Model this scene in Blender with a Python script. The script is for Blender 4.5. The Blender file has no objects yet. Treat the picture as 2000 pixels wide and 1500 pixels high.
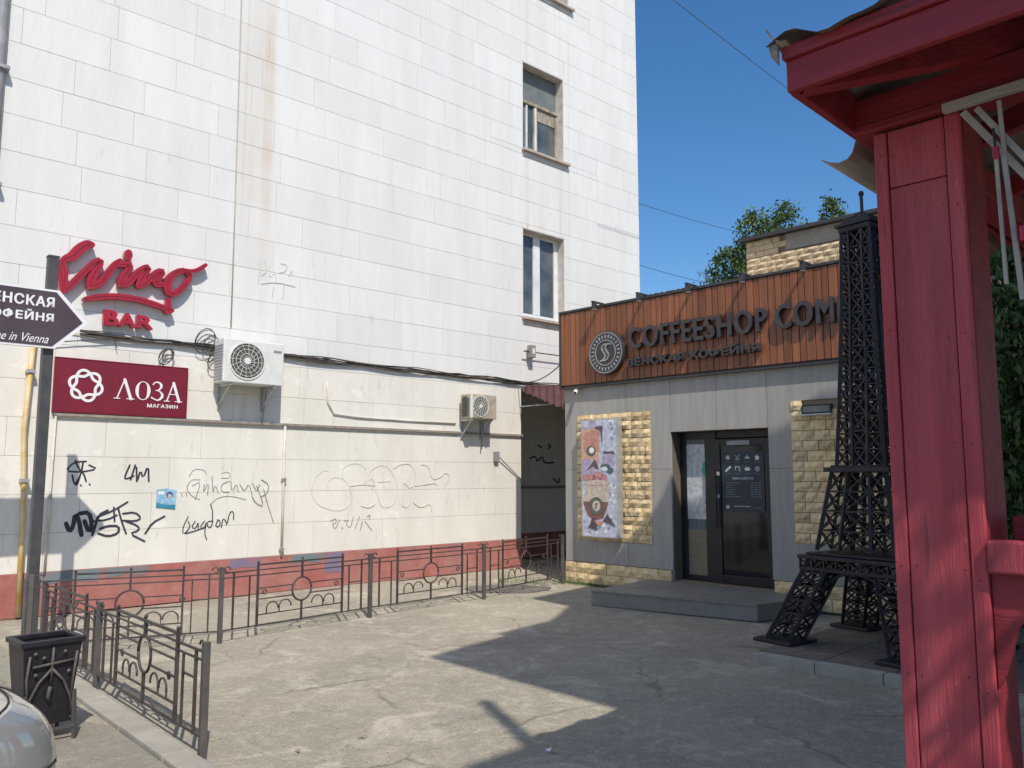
import bpy, math, random
from math import sin, cos, pi, radians, atan2, hypot, sqrt
from mathutils import Vector, Matrix, noise
random.seed(7)
S = bpy.context.scene
COL = S.collection

# ------------------------------------------------------------------ camera, sky, sun
F_PX, HOR, EYE = 1600.0, 930.0, 1.65          # focal length (in 2000 px widths), horizon row, eye height
PITCH = math.atan((HOR - 750) / F_PX)
cam = bpy.data.objects.new('camera', bpy.data.cameras.new('camera'))
COL.objects.link(cam); S.camera = cam
cam.location = (0, 0, EYE); cam.rotation_euler = (pi / 2 + PITCH, 0, 0)
cam.data.sensor_width = 36; cam.data.lens = 36 * F_PX / 2000
cam.data.clip_start = 0.05; cam.data.clip_end = 2000
SUN_AZ, SUN_EL = radians(162.0), radians(50.5)   # azimuth clockwise from +Y
SUN = Vector((sin(SUN_AZ) * cos(SUN_EL), cos(SUN_AZ) * cos(SUN_EL), sin(SUN_EL)))
w = bpy.data.worlds.new('World'); S.world = w; w.use_nodes = True
nt = w.node_tree; bg = nt.nodes['Background']
sky = nt.nodes.new('ShaderNodeTexSky'); sky.sky_type = 'NISHITA'; sky.sun_disc = False
sky.sun_elevation = SUN_EL; sky.sun_rotation = SUN_AZ
sky.altitude = 0; sky.air_density = 1.0; sky.dust_density = 0.9; sky.ozone_density = 4.0
hsv = nt.nodes.new('ShaderNodeHueSaturation'); hsv.inputs['Saturation'].default_value = 1.24   # the deep blue of a clear day
nt.links.new(sky.outputs[0], hsv.inputs['Color']); nt.links.new(hsv.outputs[0], bg.inputs[0]); bg.inputs[1].default_value = 0.15
sl = bpy.data.lights.new('sun', 'SUN'); sl.energy = 4.3; sl.angle = radians(0.5); sl.color = (1, 0.94, 0.85)
so = bpy.data.objects.new('sun', sl); COL.objects.link(so)
so.rotation_euler = SUN.to_track_quat('Z', 'Y').to_euler(); so.location = (6, -15, 20)
S.view_settings.view_transform = 'Standard'; S.view_settings.look = 'None'
S.view_settings.gamma = 1; S.view_settings.exposure = 0.0; S.view_settings.use_curve_mapping = False

# ------------------------------------------------------------------ measured frames
def ray(x, y):
    u = (x - 1000) / F_PX; v = (750 - y) / F_PX
    return Vector((u, cos(PITCH) - sin(PITCH) * v, sin(PITCH) + cos(PITCH) * v))
CAM = Vector((0, 0, EYE))
def hit(px, P, n):
    d = ray(*px); return CAM + d * ((P - CAM).dot(n) / d.dot(n))
def ground(px, z=0.0): return hit(px, Vector((0, 0, z)), Vector((0, 0, 1)))
def inframe(pts, m=30):
    xs, ys = [], []
    for P in pts:
        d = P - CAM; c = d.y * cos(PITCH) + d.z * sin(PITCH)
        if c < .1: continue
        xs.append(1000 + F_PX * d.x / c); ys.append(750 - F_PX * (-d.y * sin(PITCH) + d.z * cos(PITCH)) / c)
    return bool(xs) and max(xs) > -m and min(xs) < 2000 + m and max(ys) > -m and min(ys) < 1500 + m
class Frame:
    """local x runs along a facade to the right, local y goes into it, z is up; rz = heading"""
    def __init__(s, origin, ax):
        s.o = Vector(origin); s.x = Vector((ax[0], ax[1], 0)).normalized(); s.y = Vector((-s.x.y, s.x.x, 0))
        s.rz = atan2(s.x.y, s.x.x)
    def w(s, x, y, z=0): return s.o + s.x * x + s.y * y + Vector((0, 0, z))
    def loc(s, P): d = P - s.o; return Vector((d.dot(s.x), d.dot(s.y), d.z))
    def px(s, p, y=0.0):                       # a measured point of the plane at local y
        r = s.loc(hit(p, s.w(0, y), s.y)); return (r.x, r.z)
FH = hypot(F_PX, HOR - 750)
a1 = math.atan(1755 / FH); a2 = math.atan(-1600 / FH)
WALL = Frame(ground((0, 1211)), (sin(a1), cos(a1)))
SHOP = Frame(ground((1106, 1137)), (-sin(a2), -cos(a2)))
GAZ = Frame((1.02, 2.9, 0), (-sin(a2), -cos(a2)))
WORLD = Frame((0, 0, 0), (1, 0))

# ------------------------------------------------------------------ materials
def rgb(c): return (c[0], c[1], c[2], 1)
def mat(name, col, col2=None, rough=0.7, scale=6.0, stretch=(1, 1, 1), bump=0.0, bscale=60.0, metal=0.0,
        vary=0.0, grime=0.0, gcol=(0.1, 0.09, 0.08), spec=0.5, coat=0.0, detail=6.0, contrast=(0.35, 0.65), rz=0.0):
    m = bpy.data.materials.new(name); m.use_nodes = True
    t = m.node_tree; N = t.nodes; L = t.links; b = N['Principled BSDF']
    b.inputs['Roughness'].default_value = rough; b.inputs['Metallic'].default_value = metal
    b.inputs['Specular IOR Level'].default_value = spec; b.inputs['Coat Weight'].default_value = coat
    geo = N.new('ShaderNodeNewGeometry'); mp = N.new('ShaderNodeMapping')
    mp.vector_type = 'TEXTURE'; mp.inputs['Rotation'].default_value = (0, 0, rz)
    mp.inputs['Scale'].default_value = stretch
    L.new(geo.outputs['Position'], mp.inputs['Vector'])
    no = N.new('ShaderNodeTexNoise'); no.inputs['Scale'].default_value = scale; no.inputs['Detail'].default_value = detail
    no.inputs['Roughness'].default_value = 0.6
    L.new(mp.outputs[0], no.inputs['Vector'])
    rp = N.new('ShaderNodeMapRange'); rp.inputs[1].default_value = contrast[0]; rp.inputs[2].default_value = contrast[1]
    L.new(no.outputs['Fac'], rp.inputs[0])
    mx = N.new('ShaderNodeMix'); mx.data_type = 'RGBA'
    mx.inputs[6].default_value = rgb(col); mx.inputs[7].default_value = rgb(col2 or [c * 0.8 for c in col])
    L.new(rp.outputs[0], mx.inputs[0]); out = mx.outputs[2]
    if vary:
        oi = N.new('ShaderNodeObjectInfo'); hs = N.new('ShaderNodeHueSaturation')
        mr = N.new('ShaderNodeMapRange'); mr.inputs[3].default_value = 1 - vary; mr.inputs[4].default_value = 1 + vary
        L.new(oi.outputs['Random'], mr.inputs[0]); L.new(mr.outputs[0], hs.inputs['Value']); L.new(out, hs.inputs['Color'])
        out = hs.outputs[0]
    if grime:
        n2 = N.new('ShaderNodeTexNoise'); n2.inputs['Scale'].default_value = 1.3; n2.inputs['Detail'].default_value = 8
        mp2 = N.new('ShaderNodeMapping'); mp2.inputs['Scale'].default_value = (1, 1, 0.35)
        L.new(geo.outputs['Position'], mp2.inputs['Vector']); L.new(mp2.outputs[0], n2.inputs['Vector'])
        r2 = N.new('ShaderNodeMapRange'); r2.inputs[1].default_value = 0.45; r2.inputs[2].default_value = 0.8
        r2.inputs[4].default_value = grime
        L.new(n2.outputs['Fac'], r2.inputs[0]); m2 = N.new('ShaderNodeMix'); m2.data_type = 'RGBA'
        m2.inputs[7].default_value = rgb(gcol); L.new(r2.outputs[0], m2.inputs[0]); L.new(out, m2.inputs[6]); out = m2.outputs[2]
    L.new(out, b.inputs['Base Color'])
    if bump:
        n3 = N.new('ShaderNodeTexNoise'); n3.inputs['Scale'].default_value = bscale; n3.inputs['Detail'].default_value = 5
        L.new(mp.outputs[0], n3.inputs['Vector']); bp = N.new('ShaderNodeBump'); bp.inputs['Strength'].default_value = bump
        bp.inputs['Distance'].default_value = 0.02
        L.new(n3.outputs['Fac'], bp.inputs['Height']); L.new(bp.outputs[0], b.inputs['Normal'])
    return m

def add_stain(m, frame, bands, col):
    """vertical rust and damp bands with a position of their own on the wall: (centre, width, strength)"""
    t = m.node_tree; N = t.nodes; L = t.links; b = N['Principled BSDF']
    src = b.inputs['Base Color'].links[0].from_socket
    geo = N.new('ShaderNodeNewGeometry'); dt = N.new('ShaderNodeVectorMath'); dt.operation = 'DOT_PRODUCT'
    dt.inputs[1].default_value = frame.x; L.new(geo.outputs['Position'], dt.inputs[0])
    nz = N.new('ShaderNodeTexNoise'); nz.inputs['Scale'].default_value = 1.6; nz.inputs['Detail'].default_value = 6
    L.new(geo.outputs['Position'], nz.inputs['Vector'])
    off = frame.o.dot(frame.x)
    for c, wd, st, zlo in bands:
        s1 = N.new('ShaderNodeMath'); s1.operation = 'SUBTRACT'; s1.inputs[1].default_value = off + c; L.new(dt.outputs['Value'], s1.inputs[0])
        ab = N.new('ShaderNodeMath'); ab.operation = 'ABSOLUTE'; L.new(s1.outputs[0], ab.inputs[0])
        mr = N.new('ShaderNodeMapRange'); mr.inputs[1].default_value = wd; mr.inputs[2].default_value = wd * 0.25
        L.new(ab.outputs[0], mr.inputs[0])
        sp = N.new('ShaderNodeSeparateXYZ'); L.new(geo.outputs['Position'], sp.inputs[0])
        zr = N.new('ShaderNodeMapRange'); zr.inputs[1].default_value = zlo; zr.inputs[2].default_value = zlo + 3.0
        L.new(sp.outputs['Z'], zr.inputs[0])
        nr = N.new('ShaderNodeMapRange'); nr.inputs[1].default_value = 0.25; nr.inputs[2].default_value = 0.6
        nr.inputs[4].default_value = st; L.new(nz.outputs['Fac'], nr.inputs[0])
        mu = N.new('ShaderNodeMath'); mu.operation = 'MULTIPLY'; L.new(mr.outputs[0], mu.inputs[0]); L.new(nr.outputs[0], mu.inputs[1])
        mu2 = N.new('ShaderNodeMath'); mu2.operation = 'MULTIPLY'; L.new(mu.outputs[0], mu2.inputs[0]); L.new(zr.outputs[0], mu2.inputs[1])
        mx = N.new('ShaderNodeMix'); mx.data_type = 'RGBA'; mx.inputs[7].default_value = rgb(col)
        L.new(mu2.outputs[0], mx.inputs[0]); L.new(src, mx.inputs[6]); src = mx.outputs[2]
    L.new(src, b.inputs['Base Color'])

def add_chips(m, cols, rz=0.0):
    """worn spots and hairline checks of a weathered coat of paint: (colour, scale, stretch, threshold, strength)"""
    t = m.node_tree; N = t.nodes; L = t.links; b = N['Principled BSDF']; src = b.inputs['Base Color'].links[0].from_socket
    geo = N.new('ShaderNodeNewGeometry')
    for col, sc, st, th, k in cols:
        mp = N.new('ShaderNodeMapping'); mp.vector_type = 'TEXTURE'; mp.inputs['Rotation'].default_value = (0, 0, rz); mp.inputs['Scale'].default_value = st
        L.new(geo.outputs['Position'], mp.inputs['Vector']); n_ = N.new('ShaderNodeTexNoise'); n_.inputs['Scale'].default_value = sc; n_.inputs['Detail'].default_value = 10; n_.inputs['Roughness'].default_value = .7
        L.new(mp.outputs[0], n_.inputs['Vector']); r_ = N.new('ShaderNodeMapRange'); r_.inputs[1].default_value = th; r_.inputs[2].default_value = th + .05; r_.inputs[4].default_value = k; L.new(n_.outputs['Fac'], r_.inputs[0])
        x = N.new('ShaderNodeMix'); x.data_type = 'RGBA'; x.inputs[7].default_value = rgb(col); L.new(r_.outputs[0], x.inputs[0]); L.new(src, x.inputs[6]); src = x.outputs[2]
    L.new(src, b.inputs['Base Color'])

M = {}
WR, SR = WALL.rz, SHOP.rz
M['white_upper'] = mat('white_upper', (0.745, 0.738, 0.71), (0.70, 0.693, 0.665), 0.85, 2.2, (.5, .5, 3), 0.2, 24, vary=0.03, grime=0.22, gcol=(0.56, 0.53, 0.47))
M['white_lower'] = mat('white_lower', (0.76, 0.73, 0.655), (0.70, 0.67, 0.595), 0.85, 2.6, (1, 1, 2.5), 0.15, 30, vary=0.02, grime=0.3, gcol=(0.55, 0.50, 0.41))
add_stain(M['white_upper'], WALL, [(2.86, 0.28, 0.30, 2.6), (3.08, 0.10, 0.55, 3.4), (2.70, 0.03, 0.4, 4.0), (3.0, 0.04, 0.4, 4.0), (9.6, 0.05, 0.25, 4), (8.42, .07, .35, 3.2), (9.35, .06, .30, 3.4), (8.8, .25, .15, 3.0), (0.9, .12, .12, 4), (5.6, .3, .10, 4), (6.7, .12, .10, 3)], (0.60, 0.47, 0.33))
M['joint'] = mat('joint', (0.57, 0.56, 0.53), (0.46, 0.45, 0.42), 0.9, 3)
M['plinth'] = mat('plinth', (0.34, 0.105, 0.085), (0.42, 0.17, 0.14), 0.8, 4, bump=0.3, bscale=20, grime=0.5, gcol=(0.30, 0.2, 0.2))
M['turquoise'] = mat('turquoise', (0.09, 0.22, 0.26), (0.24, 0.18, 0.18), 0.8, 5, grime=.5, gcol=(.3, .15, .13))
M['bluepaint'] = mat('bluepaint', (0.13, 0.17, 0.30), (0.28, 0.15, 0.19), 0.8, 5, grime=.5, gcol=(.3, .15, .13))
M['mould'] = mat('mould', (0.23, 0.20, 0.17), (0.34, 0.30, 0.26), 0.8, 12)
def asphalt(name, base, dark, pale, palem, crack=True):
    m = bpy.data.materials.new(name); m.use_nodes = True; t = m.node_tree; N = t.nodes; L = t.links; b = N['Principled BSDF']
    b.inputs['Roughness'].default_value = .92
    geo = N.new('ShaderNodeNewGeometry')
    def nz(sc, det=8, ro=.6, dist=0.0):
        n_ = N.new('ShaderNodeTexNoise'); n_.inputs['Scale'].default_value = sc; n_.inputs['Detail'].default_value = det; n_.inputs['Roughness'].default_value = ro
        n_.inputs['Distortion'].default_value = dist; L.new(geo.outputs['Position'], n_.inputs['Vector']); return n_.outputs['Fac']
    def rng(x, a, c, d=0.0, e=1.0):
        r_ = N.new('ShaderNodeMapRange'); r_.inputs[1].default_value = a; r_.inputs[2].default_value = c; r_.inputs[3].default_value = d; r_.inputs[4].default_value = e; L.new(x, r_.inputs[0]); return r_.outputs[0]
    def mix(f, a, c):
        x = N.new('ShaderNodeMix'); x.data_type = 'RGBA'; L.new(f, x.inputs[0])
        for q, k in ((a, 6), (c, 7)):
            if isinstance(q, tuple): x.inputs[k].default_value = rgb(q)
            else: L.new(q, x.inputs[k])
        return x.outputs[2]
    c = mix(rng(nz(.55, 10, .65, .4), .38, .62), base, dark)
    c = mix(rng(nz(1.7, 12, .72, .8), .52, .66, 0, palem), c, pale)
    c = mix(rng(nz(7, 12, .75), .50, .68, 0, .5), c, pale); c = mix(rng(nz(24, 8, .75), .50, .66, 0, .45), c, tuple(x * .7 for x in dark)); c = mix(rng(nz(38, 8, .75), .54, .64, 0, .5), c, pale)
    c = mix(rng(nz(5, 10, .7, 1.5), .60, .74, 0, .45), c, tuple(x * .6 for x in dark))
    c = mix(rng(nz(95, 4, .7), .56, .68, 0, .55), c, tuple(min(1, x * 1.35) for x in pale))
    c = mix(rng(nz(130, 4, .7), .58, .70, 0, .6), c, tuple(x * .45 for x in dark))
    if crack:
        wn = N.new('ShaderNodeTexNoise'); wn.inputs['Scale'].default_value = 1.2; wn.inputs['Detail'].default_value = 6; L.new(geo.outputs['Position'], wn.inputs['Vector'])
        ad = N.new('ShaderNodeVectorMath'); ad.operation = 'MULTIPLY_ADD'; ad.inputs[1].default_value = (.9, .9, 0); L.new(wn.outputs['Color'], ad.inputs[0]); L.new(geo.outputs['Position'], ad.inputs[2])
        vo = N.new('ShaderNodeTexVoronoi'); vo.feature = 'DISTANCE_TO_EDGE'; vo.inputs['Scale'].default_value = .55; L.new(ad.outputs[0], vo.inputs['Vector'])
        cr = rng(vo.outputs['Distance'], .0, .010, .6, 0)
        mk = rng(nz(.8, 4), .46, .56); mu = N.new('ShaderNodeMath'); mu.operation = 'MULTIPLY'; L.new(cr, mu.inputs[0]); L.new(mk, mu.inputs[1])
        c = mix(mu.outputs[0], c, tuple(x * .3 for x in dark))
    L.new(c, b.inputs['Base Color'])
    bp = N.new('ShaderNodeBump'); bp.inputs['Strength'].default_value = .55; bp.inputs['Distance'].default_value = .012; L.new(nz(60, 6, .75), bp.inputs['Height']); L.new(bp.outputs[0], b.inputs['Normal'])
    M[name] = m
asphalt('asphalt', (0.335, 0.295, 0.225), (0.255, 0.228, 0.175), (0.55, 0.495, 0.385), .8)
asphalt('asphalt2', (0.28, 0.25, 0.195), (0.21, 0.19, 0.15), (0.40, 0.36, 0.285), .5)
M['patch'] = mat('patch', (0.11, 0.10, 0.085), (0.19, 0.17, 0.15), 0.9, 12, bump=0.5)
M['concrete'] = mat('concrete', (0.40, 0.37, 0.31), (0.31, 0.285, 0.24), 0.88, 5, bump=0.35, bscale=50, grime=0.4, gcol=(0.24, 0.22, 0.18), vary=0.05)
M['graytile'] = mat('graytile', (0.255, 0.238, 0.205), (0.20, 0.19, 0.165), 0.55, 5, bump=0.1, vary=0.06, grime=0.3, gcol=(0.22, 0.2, 0.18))
M['paver'] = mat('paver', (0.20, 0.165, 0.13), (0.14, 0.12, 0.10), 0.85, 7, bump=0.3, vary=0.14)
M['pinktile'] = mat('pinktile', (0.42, 0.22, 0.16), (0.5, 0.3, 0.22), 0.85, 9, bump=0.2, vary=0.1)
M['laminate'] = mat('laminate', (0.30, 0.285, 0.26), (0.36, 0.345, 0.315), 0.6, 2.2, (0.14, 0.14, 1.6), 0.06, 8, vary=0.03, rz=SR)
M['plank'] = mat('plank', (0.285, 0.095, 0.036), (0.175, 0.060, 0.026), 0.45, 2.6, (0.12, 0.12, 2.5), 0.05, 10, vary=0.22, rz=SR)
M['stone'] = mat('stone', (0.78, 0.61, 0.35), (0.56, 0.40, 0.20), 0.85, 9, bump=0.9, bscale=22, vary=0.24, grime=0.25, gcol=(0.7, 0.6, 0.45))
M['stonelight'] = mat('stonelight', (0.70, 0.56, 0.37), (0.58, 0.43, 0.26), 0.85, 8, bump=0.4, bscale=25, vary=0.10)
M['mortar'] = mat('mortar', (0.30, 0.23, 0.15), (0.22, 0.17, 0.11), 0.9, 20)
M['darkmetal'] = mat('darkmetal', (0.045, 0.045, 0.05), (0.065, 0.062, 0.065), 0.5, 10, metal=0.3)
M['letter'] = mat('letter', (0.032, 0.029, 0.034), (0.05, 0.045, 0.05), 0.45, 10)
M['letterside'] = mat('letterside', (0.28, 0.26, 0.25), None, 0.5, 10)
M['blackframe'] = mat('blackframe', (0.007, 0.007, 0.009), (0.012, 0.012, 0.012), 0.45, 10)
M['iron'] = mat('iron', (0.014, 0.013, 0.017), (0.026, 0.022, 0.028), 0.5, 14, metal=0.2, bump=0.1)
M['fence'] = mat('fence', (0.045, 0.038, 0.036), (0.09, 0.066, 0.060), 0.55, 9, metal=0.15, bump=0.15, bscale=90)
M['fencepost'] = mat('fencepost', (0.062, 0.062, 0.062), (0.11, 0.092, 0.08), 0.6, 8, bump=0.2)
M['cream'] = mat('cream', (0.74, 0.74, 0.70), (0.66, 0.66, 0.61), 0.45, 6)
M['creamdirty'] = mat('creamdirty', (0.50, 0.40, 0.28), (0.33, 0.30, 0.24), 0.6, 9)
M['acdark'] = mat('acdark', (0.05, 0.06, 0.045), (0.10, 0.11, 0.085), 0.7, 30)
M['cable'] = mat('cable', (0.03, 0.03, 0.03), (0.10, 0.085, 0.07), 0.6, 5)
M['cablelight'] = mat('cablelight', (0.55, 0.50, 0.43), None, 0.7, 5)
M['whitepipe'] = mat('whitepipe', (0.7, 0.66, 0.6), (0.52, 0.47, 0.40), 0.6, 5)
M['yellow'] = mat('yellow', (0.62, 0.40, 0.10), (0.68, 0.56, 0.36), 0.6, 6)
M['grey'] = mat('grey', (0.22, 0.22, 0.23), (0.35, 0.34, 0.34), 0.5, 5)
M['zinc'] = mat('zinc', (0.50, 0.51, 0.52), (0.38, 0.39, 0.40), 0.4, 6, metal=0.5)
M['winered'] = mat('winered', (0.40, 0.010, 0.030), (0.30, 0.010, 0.022), 0.35, 8, coat=0.2)
M['wineside'] = mat('wineside', (0.24, 0.010, 0.022), (0.17, 0.010, 0.018), 0.45, 8)
M['burgundy'] = mat('burgundy', (0.205, 0.012, 0.030), (0.17, 0.012, 0.026), 0.4, 3)
M['white'] = mat('white', (0.80, 0.79, 0.78), (0.74, 0.73, 0.72), 0.6, 6)
M['plum'] = mat('plum', (0.060, 0.040, 0.052), (0.075, 0.052, 0.062), 0.5, 4)
M['pole'] = mat('pole', (0.045, 0.046, 0.05), (0.075, 0.072, 0.07), 0.5, 7, bump=0.1)
M['glass'] = mat('glass', (0.05, 0.06, 0.062), (0.13, 0.14, 0.14), 0.06, 2, spec=0.8)
M['doorglass'] = mat('doorglass', (0.004, 0.007, 0.010), (0.008, 0.012, 0.016), 0.07, 2, spec=0.4)
M['curtain'] = mat('curtain', (0.20, 0.22, 0.21), (0.10, 0.12, 0.12), 0.9, 5, (0.1, 0.1, 3))
M['pvc'] = mat('pvc', (0.78, 0.79, 0.80), None, 0.4, 4)
add_chips(M['white_upper'], [((.50, .48, .43), 3.5, (.5, .5, 2.2), .63, .35), ((.42, .40, .36), 14, (1, 1, 1), .69, .5)])
add_chips(M['white_lower'], [((.52, .47, .38), 3.5, (.6, .6, 2.0), .60, .4), ((.36, .33, .28), 14, (1, 1, 1), .68, .5), ((.86, .84, .78), 2.2, (1, 1, .7), .60, .5)])
add_chips(M['plinth'], [((.40, .27, .24), 6, (1, 1, 1), .60, .5), ((.15, .06, .05), 10, (1, 1, 2), .64, .5)])
M['oldwood'] = mat('oldwood', (0.42, 0.38, 0.30), (0.20, 0.16, 0.11), 0.8, 12, (1, 1, 4), 0.3)
M['graypanel'] = mat('graypanel', (0.13, 0.15, 0.15), (0.18, 0.19, 0.18), 0.6, 5)
M['sill'] = mat('sill', (0.52, 0.42, 0.35), (0.40, 0.33, 0.28), 0.7, 7)
M['ink'] = mat('ink', (0.02, 0.025, 0.035), (0.035, 0.04, 0.06), 0.7, 20)
M['inkgrey'] = mat('inkgrey', (0.13, 0.13, 0.13), (0.34, 0.33, 0.31), 0.8, 9)
M['inkpale'] = mat('inkpale', (0.50, 0.48, 0.46), (0.66, 0.63, 0.58), 0.8, 9)
M['mauve'] = mat('mauve', (0.19, 0.085, 0.085), (0.14, 0.065, 0.07), 0.6, 5)
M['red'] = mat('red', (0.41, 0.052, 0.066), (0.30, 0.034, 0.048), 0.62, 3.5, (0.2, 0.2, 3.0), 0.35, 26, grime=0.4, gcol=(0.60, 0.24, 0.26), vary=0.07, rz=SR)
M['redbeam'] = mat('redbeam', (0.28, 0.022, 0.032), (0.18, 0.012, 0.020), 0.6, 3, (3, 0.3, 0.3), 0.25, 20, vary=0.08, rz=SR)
add_chips(M['red'], [((.10, .03, .03), 9, (.35, .35, 5), .60, .6), ((.62, .33, .33), 22, (.6, .6, 2.5), .655, .55), ((.16, .05, .05), 30, (1, 1, 1.5), .68, .8)], SR)
add_chips(M['redbeam'], [((.08, .02, .02), 9, (5, .35, .35), .60, .6), ((.45, .2, .2), 22, (2.5, .6, .6), .67, .4)], SR)
M['seam'] = mat('seam', (0.05, 0.008, 0.01), None, 0.8, 5)
M['roofmetal'] = mat('roofmetal', (0.13, 0.105, 0.09), (0.22, 0.19, 0.165), 0.55, 4, bump=0.2, grime=0.3)
M['sheetmetal'] = mat('sheetmetal', (0.26, 0.22, 0.19), (0.34, 0.30, 0.26), 0.45, 5, metal=0.2)
M['greywood'] = mat('greywood', (0.40, 0.37, 0.34), (0.28, 0.26, 0.24), 0.8, 4, (3, 3, 0.5), 0.2)
M['leafdark'] = mat('leafdark', (0.065, 0.125, 0.026), (0.025, 0.055, 0.012), 0.6, 4)
M['leaf'] = mat('leaf', (0.105, 0.155, 0.035), (0.045, 0.085, 0.018), 0.6, 3)
M['leafyellow'] = mat('leafyellow', (0.30, 0.26, 0.05), (0.16, 0.18, 0.04), 0.6, 3)
M['bark'] = mat('bark', (0.10, 0.075, 0.05), (0.06, 0.045, 0.03), 0.9, 12, bump=0.4)
M['carpaint'] = mat('carpaint', (0.50, 0.47, 0.42), (0.49, 0.46, 0.41), 0.38, 3, metal=0.2, coat=0.4)
M['carglass'] = mat('carglass', (0.02, 0.025, 0.03), None, 0.05, 3)
M['headlight'] = mat('headlight', (0.30, 0.31, 0.31), (0.24, 0.25, 0.25), 0.08, 1.5, metal=0.3, coat=0.9)
M['rubber'] = mat('rubber', (0.02, 0.02, 0.02), None, 0.8, 9)
M['straw'] = mat('straw', (0.40, 0.30, 0.16), (0.25, 0.20, 0.12), 0.9, 20)
def flat(name, c, r=0.5):
    M[name] = mat(name, c, [x * 0.62 for x in c], r, 16)
for n_, c_ in dict(p_sky=(0.60, 0.63, 0.74), p_lilac=(0.46, 0.40, 0.55), p_red=(0.64, 0.30, 0.23), p_orange=(0.68, 0.42, 0.28), p_cream=(0.66, 0.55, 0.45),
                   p_pink=(0.62, 0.30, 0.33), p_brown=(0.28, 0.12, 0.10), p_dark=(0.13, 0.09, 0.12), p_badge=(0.13, 0.15, 0.12), p_mint=(0.10, 0.17, 0.17),
                   p_blue=(0.34, 0.40, 0.60), navy=(0.018, 0.032, 0.050), icon=(0.42, 0.50, 0.52), iconbright=(0.75, 0.8, 0.8), line=(0.12, 0.17, 0.19),
                   green=(0.05, 0.42, 0.30), paperwhite=(0.62, 0.62, 0.62), flyblue=(0.35, 0.58, 0.75), flydark=(0.05, 0.10, 0.25), flyteal=(0.05, 0.30, 0.42)).items():
    flat(n_, c_)

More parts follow.
